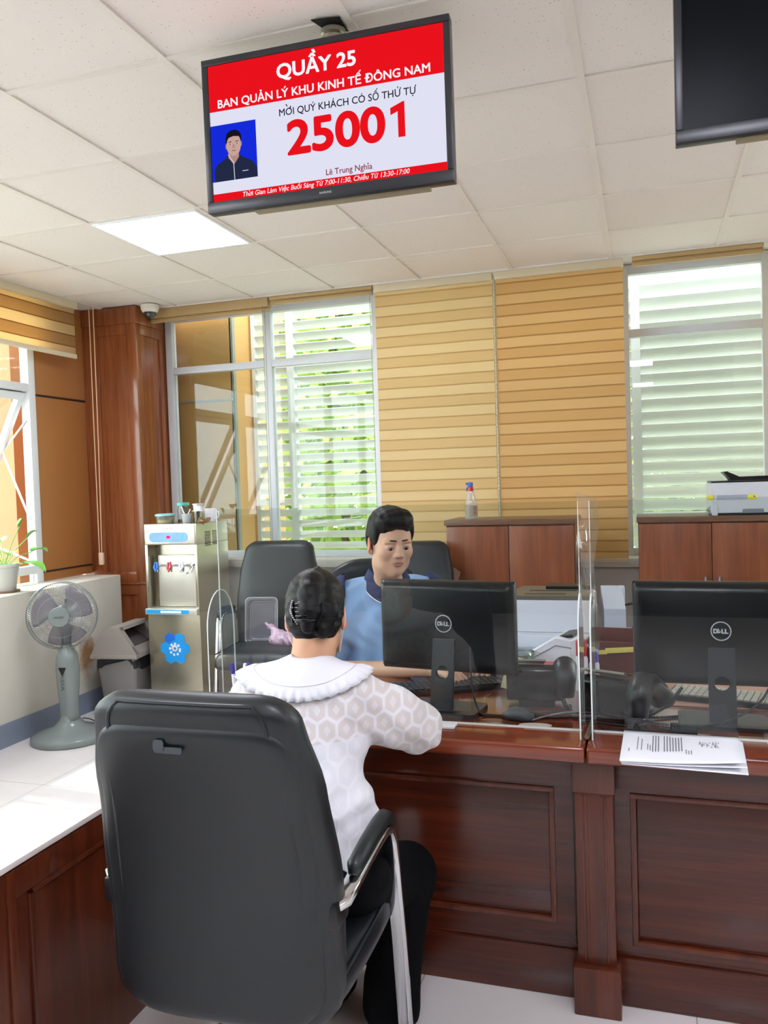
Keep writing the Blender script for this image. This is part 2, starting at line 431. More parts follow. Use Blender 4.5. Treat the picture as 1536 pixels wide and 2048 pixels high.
# timber clad column
cl = MB()
X0, X1, Y0, Y1 = -3.93, -3.42, 5.04, 5.5
cl.box(X0, X1 - 0.012, Y0 + 0.012, Y1, 0, ZC)
for z0, z1, fr in ((2.645, ZC, 0), (0.80, 2.645, 1), (0.0, 0.785, 1)):
    if not fr:
        cl.box(X0, X1 + 0.006, Y0 - 0.006, Y1, z0, z1, bev=0.003); continue
    # frame rails and stiles on the front and the side, recessed panels between them
    zt = 0.075; 
    e = 0.0006
    cl.box(X1 - 0.075, X1, Y0, Y0 + 0.06, z0 + e, z1 - e, bev=0.002)                       # corner post
    cl.box(X0, X0 + 0.19, Y0 + e, Y0 + 0.02, z0 + e, z1 - e, bev=0.002)
    for za, zb in ((z1 - zt, z1 - e), (z0 + e, z0 + zt)):
        cl.box(X0 + 0.19 - e, X1 - 0.075 + e, Y0 + 2 * e, Y0 + 0.02, za, zb, bev=0.002)
        cl.box(X1 - 0.02, X1 - e, Y0 + 0.06 - e, Y1 - 0.16, za, zb, bev=0.002)
    cl.box(X1 - 0.02, X1 - 2 * e, Y1 - 0.16 - e, Y1, z0 + e, z1 - e, bev=0.002)
cl.box(X0, X1 + 0.008, Y0 - 0.008, Y1, 0.785, 0.80, bev=0.003)
struct('trim_column_cladding', cl, W_COL)

# ---------------------------------------------------------------- windows of the back wall
WX = [-3.38, -2.57, -1.75, -0.93, -0.11, 0.71, 1.53, 2.35, 3.17, 3.99, 4.6]
WY = 5.43
for i in range(len(WX) - 1):
    xa, xb = WX[i], WX[i + 1]; f = MB(); h = 0.028
    f.box(xa - h, xa + h, WY - 0.03, WY + 0.03, 0.945, ZC, bev=0.003)
    f.box(xa + h, xb - h, WY - 0.028, WY + 0.028, 2.315, 2.365, bev=0.003)
    f.box(xa + h, xb - h, WY - 0.028, WY + 0.028, 0.945, 0.99, bev=0.003)
    f.box(xa + h, xb - h, WY - 0.028, WY + 0.028, 2.705, ZC, bev=0.003)
    if i == len(WX) - 2: f.box(xb - h, xb, WY - 0.03, WY + 0.03, 0.945, ZC)
    wn = struct('window_%d' % (i + 1), f, ALUG)
    p = MB().box(xa + h, xb - h, WY - 0.003, WY + 0.003, 0.99, 2.315); obj('pane', p, GLASS, wn)
    p = MB().box(xa + h, xb - h, WY - 0.003, WY + 0.003, 2.365, 2.705); obj('pane', p, GLASS, wn)
# ---------------------------------------------------------------- window of the left wall, top-hung sash standing open
LX = -3.87
def left_window(n, ya, yb, opened):
    f = MB(); h = 0.03
    f.box(LX - 0.035, LX + 0.03, yb - 0.06, yb, 0.868, ZC, bev=0.003); f.box(LX - 0.035, LX + 0.03, ya, ya + 0.06, 0.868, ZC, bev=0.003)
    f.box(LX - 0.03, LX + 0.028, ya + 0.06, yb - 0.06, 2.13, 2.18, bev=0.003)
    f.box(LX - 0.03, LX + 0.028, ya + 0.06, yb - 0.06, 0.93, 0.985, bev=0.003)
    f.box(LX - 0.03, LX + 0.028, ya + 0.06, yb - 0.06, 2.70, ZC, bev=0.003)
    wn = struct('window_%d' % n, f, ALU)
    obj('pane', MB().box(LX - 0.003, LX + 0.003, ya + 0.06, yb - 0.06, 2.18, 2.70), GLASS, wn)
    obj('pane', MB().box(LX - 0.003, LX + 0.003, ya + 0.06, yb - 0.06, 0.868, 0.93), GLASS, wn)
    s = MB(); w_, hh = yb - ya - 0.13, 1.12
    a = math.radians(27 if opened else 0)
    rot = Matrix.Translation((LX - 0.01, 0, 2.125)) @ Matrix.Rotation(a, 4, 'Y')
    y0, y1 = ya + 0.065, yb - 0.065
    for bx in ((-0.02, 0.02, y0, y1, -0.05, 0), (-0.02, 0.02, y0, y1, -hh, -hh + 0.05), (-0.02, 0.02, y0, y0 + 0.045, -hh + .05, -0.05), (-0.02, 0.02, y1 - 0.045, y1, -hh + .05, -0.05)):
        s.box(*bx, bev=0.003, mat=rot)
    so = obj('sash', s, ALU, wn)
    obj('sash_pane', MB().box(-0.003, 0.003, y0 + 0.045, y1 - 0.045, -hh + 0.05, -0.05, mat=rot), GLASS, so)
    if opened:
        k = MB()
        pt = rot @ Vector((0.0, y1 - 0.01, -0.42))
        k.tube([(LX, y1 + 0.002, 1.28), pt], 0.008, 6); k.tube([(LX, y1 + 0.002, 1.94), rot @ Vector((0, y1 - 0.01, -0.46))], 0.007, 6)
        pt2 = rot @ Vector((0.0, y1 - 0.01, -hh + 0.03))
        k.tube([(LX, y1, 1.01), (LX - 0.30, y1 - 0.01, 1.12), pt2], 0.008, 6)
        obj('stay', k, M('steel stay', 'c9ccce', rough=0.3, metal=0.8, var=0), wn)
left_window(11, 3.42, 4.50, True)
left_window(12, 2.30, 3.42, True)
left_window(13, 1.00, 2.30, False)
left_window(14, -.30, 1.00, False)  # unseen window added to let more daylight reach the ceiling
left_window(15, -1.60, -.30, False)  # likewise added out of view for extra daylight

# ---------------------------------------------------------------- roller blinds
def roll_blind(name, label, axis, a0, a1, p, ztop, zbot, mat, rail, group, cords=None):
    t = thing(name, label, 'blind', ((a0 + a1) / 2, p, zbot) if axis == 'x' else (p, (a0 + a1) / 2, zbot), 0, group)
    hw = (a1 - a0) / 2; H = ztop - zbot
    def bx(mb, u0, u1, d0, d1, z0, z1, **k):
        return mb.box(u0, u1, d0, d1, z0, z1, **k) if axis == 'x' else mb.box(-d1, -d0, u0, u1, z0, z1, **k)
    if H > 0.3:
        obj('fabric', bx(MB(), -hw + .004, hw - .004, -0.001, 0.001, 0.02, H - 0.03), mat, t)
        obj('bottom_rail', bx(MB(), -hw, hw, -0.011, 0.011, 0, 0.032, bev=0.008), rail, t)
        obj('head_rail', bx(MB(), -hw, hw, -0.03, 0.035, H - 0.05, H, bev=0.006), rail, t)
    else:
        obj('head_rail', bx(MB(), -hw, hw, -0.03, 0.04, 0.03, H, bev=0.008), rail, t)
        obj('bottom_rail', bx(MB(), -hw, hw, -0.012, 0.012, 0, 0.03, bev=0.008), rail, t)
    return t
BY = 5.215
roll_blind('roller_blind', 'brown blind rolled right up to the ceiling beside the timber column', 'x', -3.40, -2.455, BY, ZC - 0.004, 2.665, BLIND, BRAIL, 'blinds of the back wall')
roll_blind('roller_blind', 'brown blind rolled up above the window with green trees behind', 'x', -2.445, -1.70, BY, ZC - 0.004, 2.705, BLIND, BRAIL, 'blinds of the back wall')
roll_blind('roller_blind', 'pale yellow banded blind let down behind the seated man', 'x', -1.69, -0.90, BY, ZC - 0.004, 0.915, zebra('pale yellow zebra blind fabric', 'f0ddb8', 'ead3a8', 'd8bc90', 0.068, 0.62, thin=0.14), BRAIL2, 'blinds of the back wall')
roll_blind('roller_blind', 'deep yellow banded blind let down between the two cabinets', 'x', -0.885, -0.105, BY, ZC - 0.004, 0.915, BLIND, BRAIL2, 'blinds of the back wall')
roll_blind('roller_blind', 'brown blind rolled up over the window above the white-grey printer', 'x', -0.055, 0.67, BY, ZC - 0.004, 2.705, BLIND, BRAIL, 'blinds of the back wall')
roll_blind('roller_blind', 'yellow banded blind let down at the far right window', 'x', 0.70, 1.50, BY, ZC - 0.004, 0.915, BLIND, BRAIL2, 'blinds of the back wall')
roll_blind('roller_blind', 'striped brown blind let half down at the left wall window', 'y', 3.30, 4.775, -3.72, ZC - 0.004, 2.375, BLIND2, BRAIL2, 'blinds of the left wall')
c = MB()
for dx in (0, 0.035): c.tube([(-3.665 + dx, 4.86, 2.74), (-3.667 + dx * .9, 4.862, 1.8), (-3.668 + dx * .55, 4.864, 1.02)], 0.0035, 6)
cd = obj('blind_cord', c, M('cord', 'd9b48c', rough=0.6, var=0)); cd['label'] = 'long looped pull cord'
obj('cord_weight', MB().box(-3.672, -3.635, 4.855, 4.873, 0.945, 1.03, bev=0.006), M('cord weight', 'd8b9a0', rough=0.4, var=0), cd)
bl2 = bpy.data.objects['roller_blind']; bl3 = bpy.data.objects['roller_blind.002']; bll = bpy.data.objects['roller_blind.006']; cd.parent = bll; cd.location = -bll.location
c = MB(); c.tube([(-2.50, 5.19, 2.72), (-2.498, 5.19, 1.0)], 0.002, 6); c.tube([(-2.482, 5.19, 2.72), (-2.485, 5.19, 1.0)], 0.002, 6)
obj('blind_cord', c, M('green cord', '8f9a84', rough=0.6, var=0), bl2).location = -bl2.location
c = MB(); c.tube([(-1.715, 5.19, 2.72), (-1.71, 5.19, 1.05)], 0.002, 6)
obj('blind_cord', c, _mats['green cord'], bl3).location = -bl3.location
c = MB()
for k in range(60): c.lathe([(0.0, 0), (0.003, .004), (0.003, .01), (0, .014)], 6, (-0.893 + 0.002 * math.sin(k), 5.196, 1.24 + k * 0.024), cap0=False, cap1=False)
c.tube([(-0.893, 5.196, 1.2), (-0.893, 5.196, 2.72)], 0.0012, 5)
obj('blind_chain', c, M('white bead', 'efe9da', rough=0.4, var=0), bl3).location = -bl3.location
# ---------------------------------------------------------------- outside: louvre screens, building pier, trees, ground
LOUV = M('louvre paint', 'dadbd6', rough=0.6, var=0.02)
def louvres(name, label, xa, xb, tilt, y=5.95, pitch=0.086, half=.041):
    t = thing(name, label, 'louvre', ((xa + xb) / 2, y, 0.9), 0, 'louvre screens outside the back windows')
    hw = (xb - xa) / 2; m = MB(); r = Matrix.Rotation(math.radians(tilt), 4, 'X')
    for k in range(26): m.box(-hw, hw, -half, half, -0.004, 0.004, mat=Matrix.Translation((0, 0, k * pitch)) @ r)
    obj('slats', m, LOUV, t, smooth=False)
    fr = MB(); fr.box(-hw - 0.03, -hw, -0.03, 0.03, -0.1, 2.3); fr.box(hw, hw + 0.03, -0.03, 0.03, -0.1, 2.3)
    obj('frame', fr, LOUV, t, smooth=False)
louvres('louvre_screen', 'narrow white louvre screen outside beside the tan building wall', -2.93, -2.66, -40)
louvres('louvre_screen', 'white louvre screen with green trees showing through its gaps', -2.60, -1.80, -40)
louvres('louvre_screen', 'white louvre screen outside behind the pale yellow blind', -1.74, -0.94, -40)
louvres('louvre_screen', 'white louvre screen outside behind the deep yellow blind', -0.88, -0.08, -45)
louvres('louvre_screen', 'cream louvre screen outside above the white-grey printer', -0.02, 0.80, -50, half=.051)
louvres('louvre_screen', 'white louvre screen outside at the far right window', 0.86, 1.66, -52)
TANX = M('ochre wall render', 'c89a5c', rough=0.8, var=0.05, vscale=2)  # the outside wall's own tan
b = MB(); b.box(-3.95, -2.98, 5.62, 6.5, -0.3, 3.3); struct('wall_outside_pier', b, TANX)
b = MB(); b.box(-2.99, -2.965, 5.62, 5.66, -0.3, 3.3); b.box(-3.46, -3.45, 5.61, 5.62, -0.3, 3.3); b.box(-3.95, -2.98, 5.61, 5.622, 2.12, 2.135); struct('trim_3', b, M('pier trim', '8d8f86', rough=0.6))
ORX = M('orange render', 'a3734f', rough=0.8, var=0.05, vscale=2)
b = MB(); b.box(-4.72, -4.36, 4.86, 5.45, -0.3, 3.4); struct('wall_outside_column', b, ORX)
struct('ground_outside', MB().box(-16, 16, 5.5, 20, -0.4, -0.3).box(-16, -3.95, -10, 5.5, -0.4, -0.3), M('pale paving outside', 'b9b6a8', rough=0.9, var=0.08, vscale=1))
def leafmat(name, a, b_, c_):
    m, t, out = newmat(name)
    oi = t.add('ShaderNodeNewGeometry')
    col = t.ramp(oi.outputs['Random Per Island'], [(0.0, lin(a)), (0.5, lin(b_)), (1.0, lin(c_))])
    df = t.add('ShaderNodeBsdfDiffuse'); tl = t.add('ShaderNodeBsdfTranslucent'); mx = t.add('ShaderNodeMixShader'); mx.inputs[0].default_value = 0.45
    t.link(col, df.inputs[0]); t.link(col, tl.inputs[0]); t.link(df.outputs[0], mx.inputs[1]); t.link(tl.outputs[0], mx.inputs[2]); t.link(mx.outputs[0], out.inputs[0]); return m
LEAF = leafmat('tree leaves', '6c8a42', 'a0bb5c', 'dbe48c')
BARK = M('bark', '6b5a45', rough=0.9, var=0.2)
def tree(x, y, r, h, n, label):
    t = thing('tree', label, 'tree', (x, y, -0.3), 0, 'trees outside the windows')
    tr = MB(); tr.tube([(0, 0, 0), (0.05, 0.03, h * .35), (-.03, 0, h * .7)], [0.12, 0.09, 0.04], 8)
    for k in range(5):
        a = k * 1.3; tr.tube([(0, 0, h * (.3 + .07 * k)), (r * .6 * math.cos(a), r * .6 * math.sin(a), h * (.5 + .07 * k))], [0.05, 0.015], 6)
    obj('trunk', tr, BARK, t)
    rng = np.random.RandomState(int(abs(x * 100 + y * 10))); m = MB()
    for k in range(n):
        d = rng.normal(size=3); d /= np.linalg.norm(d); q = rng.rand() ** 0.45
        p = Vector((d[0] * r * q, d[1] * r * q, h * .55 + d[2] * h * .47 * q))
        u = Vector(rng.normal(size=3)).normalized(); v = u.orthogonal().normalized(); L = 0.10 + 0.10 * rng.rand()
        m.raw([p - u * L, p + v * L * .35, p + u * L, p - v * L * .35], [(0, 1, 2, 3)])
    obj('foliage', m, LEAF, t, smooth=False, fixn=False)
tree(-3.4, 9.0, 1.85, 5.4, 5000, 'bushy green tree outside behind the narrow louvre screen')
tree(0.6, 9.6, 1.9, 4.6, 3600, 'bright green tree outside behind the wide louvre screen')
tree(4.2, 10.4, 1.6, 3.6, 1200, 'green tree outside behind the right-hand windows')
tree(-7.6, 8.2, 1.8, 4.6, 2600, 'sunlit green tree outside the open left window')
tree(-8.4, 4.2, 1.5, 4.2, 1600, 'green tree outside the left wall nearer the hall entrance')

# ---------------------------------------------------------------- ceiling lights
DIFF = glow('lamp diffuser', 'eef0ff', LAMP_STRENGTH)
def ceiling_light(x, y, label):
    t = thing('ceiling_light', label, 'light', (x, y, ZC), 0, 'flush ceiling light panels')
    f = MB()
    for q in ((-.29, .29, -.29, -.275), (-.29, .29, .275, .29), (-.29, -.275, -.275, .275), (.275, .29, -.275, .275)): f.box(*q, -0.006, 0.006, bev=0.002)
    obj('frame', f, M('lamp frame', 'eef1f4', rough=0.4, var=0), t)
    obj('diffuser', MB().box(-.275, .275, -.275, .275, -0.002, 0.004), DIFF, t)
ceiling_light(-2.278, 3.741, 'bright square light panel flush in the ceiling')
for k, (x, y, s) in enumerate(((-2.278, 0.741, 'over the left side of the hall behind the viewer'), (0.122, 0.741, 'straight above the viewer'), (2.522, 3.741, 'over the far right counter'), (2.522, 0.741, 'to the right of the viewer'), (-2.278, -1.659, 'near the hall entrance on the left'), (0.122, -1.659, 'near the hall entrance in the middle'), (2.522, -1.659, 'near the hall entrance on the right'))):
    ceiling_light(x, y, 'ceiling light panel ' + s)
# dome camera on the ceiling
t = thing('dome_camera', 'small white dome camera on the ceiling by the timber column', 'camera', (-3.32, 5.08, ZC))
obj('housing', MB().lathe([(0.062, 0), (0.064, -0.02), (0.058, -0.04), (0.05, -0.05), (0.044, -0.052)], 28), M('white camera plastic', 'ece9e2', rough=0.4, var=0), t)
obj('dome', MB().lathe([(0.043, -0.05), (0.042, -0.065), (0.034, -0.08), (0.02, -0.09), (0.002, -0.093)], 28), M('smoked dome', '3a3a3c', rough=0.06, var=0, spec=0.9), t)
# ================================================================ furniture
LEATHER = M('black leatherette', '0d151a', rough=0.40, var=0.08, vscale=5, bump=0.12, bscale=420, spec=0.55)
LEATHER2 = M('worn black leatherette', '2b333d', rough=0.42, var=0.08, vscale=6, bump=0.1, bscale=420)
CHROME = M('chrome', 'd7d9dc', rough=0.12, metal=1.0, var=0)
STEEL = M('grey steel', '9aa0a5', rough=0.3, metal=0.9, var=0.02)
BLACKP = M('black plastic', '0d0e11', rough=0.35, var=0.02)
BLACKG = M('gloss black plastic', '090a0d', rough=0.14, var=0)
DARKP = M('charcoal plastic', '24262b', rough=0.42, var=0.02)
WHITEP = M('white plastic', 'dfe1ea', rough=0.38, var=0.015)
GREYP = M('warm grey plastic', '9d958e', rough=0.5, var=0.03)
PAPER = M('paper', 'edeef4', rough=0.8, var=0.01)
INK = M('grey ink', '5d6068', rough=0.8, var=0)
ACRYL = clear('clear acrylic', 'f4f7f6', 1.49, minrefl=0.03)
ACEDGE = M('acrylic edge', 'e6ece9', rough=0.2, var=0, spec=0.8)
def srect(w, d, n=28, e=3.6):
    out = []
    for k in range(n):
        a = 2 * PI * k / n; c, s = math.cos(a), math.sin(a)
        out.append((w * math.copysign(abs(c) ** (2 / e), c), d * math.copysign(abs(s) ** (2 / e), s)))
    return out
def interp(t, pts):
    for (a, va), (b, vb) in zip(pts, pts[1:]):
        if t <= b:
            u = (t - a) / (b - a); u = u * u * (3 - 2 * u); return va + (vb - va) * u
    return pts[-1][1]
def back_rings(z0, z1, yf, wf, df, n=18, rc=.062, rt=.034):
    """upright cushion: rounded corners of radius rc, rounded thickness of radius rt at both ends"""
    L = z1 - z0; hs = [rc * (1 - math.cos(PI / 2 * k / 7)) for k in range(8)]
    ts = [h / L for h in hs] + [rc / L + (1 - 2 * rc / L) * k / n for k in range(1, n)] + [1 - h / L for h in hs[::-1]]
    R = []
    for t in ts:
        h = min(t, 1 - t) * L; ins = rc - math.sqrt(max(0, rc * rc - max(0, rc - h) ** 2)); q = max(0, rt - h) / rt; kk = max(.10, math.sqrt(1 - q * q))
        R.append([Vector((x, yf(t) + y * kk, z0 + L * t)) for x, y in srect(max(.02, wf(t) - ins), df(t))])
    return R
def visitor_chair(name, label, group, loc, rz, lea=LEATHER, arms=True):
    """facing +y; a padded high back, seat, chrome loop arms running down into the floor runners"""
    t = thing(name, label, 'chair', loc, rz, group)
    yf = lambda u: -0.245 - 0.085 * u + 0.03 * math.sin(u * PI * 1.15)
    wf = lambda u: interp(u, [(0, .212), (.12, .252), (.45, .256), (.72, .242), (.93, .216), (1, .206)])
    BR = back_rings(0.37, 1.066, yf, wf, lambda u: .048 + .012 * math.sin(u * PI)); bk = MB().loft(BR)
    bo = obj('backrest', bk, lea, t, angle=180)
    # rear cover with its seam piping, stopping below the top roll
    rc = MB().loft(back_rings(0.385, 1.018, lambda u: yf(u * .91) - 0.030 , lambda u: wf(u * .90) - 0.022, lambda u: .034))
    ro = obj('rear_cover', rc, lea, bo, angle=180)
    nb_ = len(BR) - 4; top = [BR[i][24] for i in range(12, nb_)] + [BR[nb_][k] for k in range(24, 17, -1)] + [BR[i][18] for i in range(nb_ - 1, 11, -1)]
    obj('piping', MB().tube(top, 0.0042, 6), lea, bo)
    # seat
    R = []
    for i in range(17):
        u = i / 16; y = -0.235 + 0.50 * u; k = min(1, min(u, 1 - u) / 0.09); k = math.sqrt(max(0, 1 - (1 - k) ** 2))
        w = .235 + .01 * math.sin(u * PI)
        zc = 0.435 + 0.012 * u - (0.03 * max(0, (u - .75) / .25) ** 2)
        R.append([Vector((x * (.9 + .1 * k), y, zc + z * (.2 + .8 * k))) for x, z in srect(w, .052)])
    so = obj('seat', MB().loft(R), lea, t, angle=180)
    for s in (-1, 1): obj('piping', MB().tube([(s * .238, -0.2 + .43 * q, .468 + .008 * q) for q in (0, .25, .5, .75, 1)], .0035, 6), lea, so)
    if arms:
        for s in (-1, 1):
            x = s * 0.258
            P = [(x - s * .02, -0.265, 0.640), (x, -0.25, 0.646), (x, -0.18, 0.655), (x, -0.06, 0.668), (x, 0.015, 0.672), (x, 0.050, 0.660), (x, 0.072, 0.625), (x, 0.09, 0.56), (x - s * .004, 0.14, 0.36), (x - s * .012, 0.195, 0.12), (x - s * .012, 0.21, 0.05), (x, 0.20, 0.016), (x, 0.10, 0.012), (x, -0.30, 0.012)]
            f = MB().tube(P, .01, 12, flat=(0.0185, 0.0095), up=(1, 0, 0))
            f.cyl((x - s * .05, 0.115, .45), (x, 0.125, .45), .012, n=12)
            fo = obj('arm_frame', f, CHROME, t, angle=60)
            pd = [Vector((x, y, z)) for y, z in ((-0.19, .668), (-0.175, .680), (-.09, .690), (-0.01, .697), (.03, .696), (.058, .684), (.076, .658))]
            obj('arm_pad', MB().tube(pd, [.009, .017, .019, .019, .019, .017, .010], 12, flat=None), lea, fo, angle=180)
            obj('arm_bracket', MB().box(min(x - s * .035, x + s * .001), max(x - s * .035, x + s * .001), -0.285, -0.215, .600, .652, bev=.010), BLACKP, fo)
        obj('cross_bar', MB().cyl((-.25, -0.27, .012), (.25, -0.27, .012), .012, n=12), CHROME, t); obj('cross_bar', MB().cyl((-.22, .118, .40), (.22, .118, .40), .012, n=12), CHROME, t)
    return t
CH = 'black high-backed visitor chairs'
front = visitor_chair('visitor_chair', 'large black leatherette chair in front with chrome arms, the woman in white sits on it', CH, (-0.838, 1.70, 0), 0.02)
obj('worn_patch', MB().prism(rrect(.058, .012, .004), .002, at(-0.03, -0.383, 0.965, Matrix.Rotation(-.06, 4, 'X') @ FRONT)).prism(rrect(.022, .022, .006), .002, at(-0.05, -0.384, 0.973, Matrix.Rotation(-.06, 4, 'X') @ FRONT)), M('worn patch', '3a4045', rough=0.7, var=.2), front)
left = dup(front, (-2.18, 4.43, 0), PI + 0.16, 'empty black chair beside the steel water dispenser, a clear plastic tray stands on it')
for c in list(left.children):
    if c.name.startswith('worn'): bpy.data.objects.remove(c)
left.scale = (1.04, 1.04, 1.04)
rear = dup(left, (-1.30, 4.28, 0), PI + 0.05, 'black chair half hidden between the seated man and the wooden cabinet')
# the clerk's swivel chair
oc = thing('office_chair', 'black swivel office chair with rounded back behind the seated man', 'chair', (-1.05, 3.14, 0), PI + 0.42)
yf = lambda u: -0.235 - 0.05 * u
wf = lambda u: interp(u, [(0, .17), (.2, .225), (.6, .235), (.85, .222), (1, .19)])
obj('backrest', MB().loft(back_rings(0.55, 1.125, yf, wf, lambda u: .045, rc=.15)), LEATHER, oc, angle=180)
obj('seat', MB().loft([[Vector((x, -0.22 + .46 * u, .47 + z * k)) for x, z in srect(.235, .05)] for u, k in ((0, .3), (.06, .9), (.5, 1), (.94, .9), (1, .3))]), LEATHER, oc, angle=180)
obj('gas_column', MB().cyl((0, 0, .09), (0, 0, .42), .03).cyl((0, -.26, .42), (0, -.28, .62), .02).cyl((0, 0, .42), (0, -.26, .42), .02), BLACKP, oc)
for k in range(5):
    a = k * 2 * PI / 5; l = obj('leg', MB().tube([(0, 0, .10), (.27 * math.cos(a), .27 * math.sin(a), .07)], [.024, .016], 8), BLACKP, oc)
    obj('caster', MB().cyl((.27 * math.cos(a) - .015, .27 * math.sin(a), .028), (.27 * math.cos(a) + .015, .27 * math.sin(a), .028), .028), BLACKP, l)
for s in (-1, 1):
    obj('armrest', MB().tube([(s * .26, -.2, .5), (s * .27, -.16, .66), (s * .27, .1, .67), (s * .26, .14, .5)], .016, 8), BLACKP, oc)

# ---------------------------------------------------------------- counters
def counter(name, label, xa, xb, post, group='timber service counters'):
    t = thing(name, label, 'counter', ((xa + xb) / 2, 2.30, 0), 0, group)
    hw = (xb - xa) / 2
    top = MB().box(-hw + .001, hw - .001, -0.135, 0.57, 0.702, 0.745, bev=0.008, seg=3)
    to = obj('countertop', top, W_TOP, t)
    body = MB(); l = -hw + .002; r = hw - .002
    body.box(l, r, 0.0, 0.03, 0.02, 0.70)
    body.box(l, l + .025, 0.03, 0.55, 0.02, .70); body.box(r - .025, r, .03, .55, .02, .70)
    bo = obj('carcass', body, W_CTR, t)
    obj('fascia', MB().box(l, r, -0.03, 0.0, 0.603, 0.7, bev=.003), W_CTR, bo)
    obj('plinth', MB().box(l, r, -0.022, 0.0, 0.0, 0.135, bev=.004).box(l, r, -.012, 0, .135, .15, bev=.003), W_CTR, bo)
    return t, hw, bo
def panel(parent, x0, x1, z0, z1):
    m = MB(); w_ = .05
    m.box(x0 - w_, x1 + w_, -.014, 0, z1, .603); m.box(x0 - w_, x1 + w_, -.014, 0, .15, z0)
    m.box(x0 - w_, x0, -.0145, 0, z0, z1); m.box(x1, x1 + w_, -.0145, 0, z0, z1)
    obj('panel_frame', m, W_CTR, parent)
    b = MB(); q = .016
    for bx in ((x0, x1, z1 - q, z1), (x0, x1, z0, z0 + q)): b.box(bx[0], bx[1], -.019, 0, bx[2], bx[3], bev=.005)
    for bx in ((x0, x0 + q), (x1 - q, x1)): b.box(bx[0], bx[1], -.0185, 0, z0, z1, bev=.005)
    obj('moulding', b, W_CTRV, parent)
    obj('raised_panel', MB().box(x0 + q, x1 - q, -.006, 0, z0 + q, z1 - q, bev=.004), W_CTR, parent)
ca, hwa, ba = counter('reception_counter', 'dark timber counter the woman in white leans on', -1.36, -0.166, True)
panel(ba, -hwa + .07, hwa - .095, .205, .592)
cb, hwb, bb = counter('reception_counter', 'dark timber counter carrying the stack of printed sheets', -0.164, 1.25, False)
panel(bb, -hwb + .105, hwb - .09, .168, .592)
# fluted pilaster at the joint, part of the first counter
pb = MB(); x = hwa - .035
pb.box(x - .005, x + .105, -.075, -.032, .603, .70, bev=.003)
pb.box(x, x + .10, -.068, -.031, .132, .605, bev=.002)
for gx in (.02, .03, .07, .08): pb.box(x + gx - .0025, x + gx + .0025, -.072, -.067, .14, .595, bev=.001)
pb.box(x - .012, x + .112, -.092, -.0235, 0, .132, bev=.005)
obj('pilaster', pb, W_CTRV, ca)
# inlaid cable flap line in the first top
obj('cable_flap', MB().box(-.10, .42, -.02, .055, .7449, .7462, bev=.0005), W_TOP, ca)
# side return of the enclosure: low timber panel at the left
sr = thing('side_partition', 'low dark timber partition with a top edge coloured with window glare at the left of the chair', 'partition', (-1.38, 1.5, 0))
obj('panel', MB().box(-.012, .008, -.75, .79, 0, .615), W_CTRV, sr)
obj('top_edge', MB().box(-.016, .0135, -.75, .79, .615, .630, bev=.004), M('edge with painted glare', 'e7dcd8', rough=.25, var=.02), sr)  # pale colour stands for the window's reflection on the glossy wood
m = MB(); m.box(.008, .0145, -.06, -.035, 0, .61, bev=.002)
for gy in (-.115, -.095): m.box(.008, .0125, gy - .004, gy + .004, .03, .60, bev=.001)
m.box(.008, .0135, -.035, .7, .545, .61, bev=.002)
m.box(.008, .0165, 0.005, .7, .533, .545, bev=.003); m.box(.008, .0165, 0.005, .017, .06, .545, bev=.003)
obj('moulding', m, W_CTRV, sr)
# desk behind the counter that carries the printer
ds = thing('side_desk', 'timber desk behind the counter carrying the white laser printer', 'desk', (-0.12, 3.33, 0))
obj('desktop', MB().box(-.46, .55, -.38, .33, .705, .742, bev=.004), W_TOP, ds)
for s in (-.43, .5): obj('side_panel', MB().box(s, s + .03, -.36, .32, 0, .705), W_CTRV, ds)
obj('back_panel', MB().box(-.40, .5, .28, .30, .25, .705), W_CTRV, ds)

# ---------------------------------------------------------------- cabinets at the back
def cabinet(label, xa, xb, handles):
    t = thing('filing_cabinet', label, 'cabinet', ((xa + xb) / 2, 4.95, 0), 0, 'timber filing cabinets')
    hw = (xb - xa) / 2
    obj('carcass', MB().box(-hw + .008, hw - .008, -.175, .2, 0, 1.188), W_CAB, t)
    obj('top_board', MB().box(-hw, hw, -.205, .205, 1.188, 1.22, bev=.004), W_CABT, t)
    for s in (-1, 1):
        x0, x1 = (-hw + .012, -.002) if s < 0 else (.002, hw - .012)
        d = obj('door', MB().box(x0, x1, -.197, -.1755, .06, 1.18, bev=.003), W_CAB, t)
        if handles:
            hx = s * .035
            obj('handle', MB().tube([(hx, -.197, .80), (hx, -.222, .80), (hx, -.222, .89), (hx, -.197, .89)], .006, 8), STEEL, d)
    return t
c1 = cabinet('reddish timber two-door cabinet behind the seated man, a spray bottle on top', -1.15, -0.385, False)
c2 = cabinet('reddish timber two-door cabinet on the right, a printer on top', -0.055, 0.72, True)
k = MB().cyl((.04, -.20, .675), (.04, -.215, .675), .012); 
lk = obj('lock', k, STEEL, c1)
kk = MB().tube([(.04, -.214, .67), (.038, -.217, .54)], .004, 6)
kk.prism([(-.007, 0), (.007, 0), (.006, -.03), (.002, -.045), (-.004, -.045), (-.007, -.02)][::-1], .003, at(.036, -.216, .648, FRONT)); kk.prism([(-.005, 0), (.006, 0), (.008, -.035), (-.002, -.05), (-.006, -.02)][::-1], .003, at(.046, -.220, .645, Matrix.Rotation(.2, 4, 'Y') @ FRONT))
kk.prism([(math.cos(a) * .011, math.sin(a) * .011) for a in [j * PI / 6 for j in range(12)]], .003, at(.04, -.2175, .672, FRONT))
kb = obj('key_bunch', kk, M('brass keys', 'b39a72', rough=.3, metal=.8, var=.05)); kb.location = c1.location; tag(kb, 'small bunch of keys hanging from the cabinet lock', 'keys')
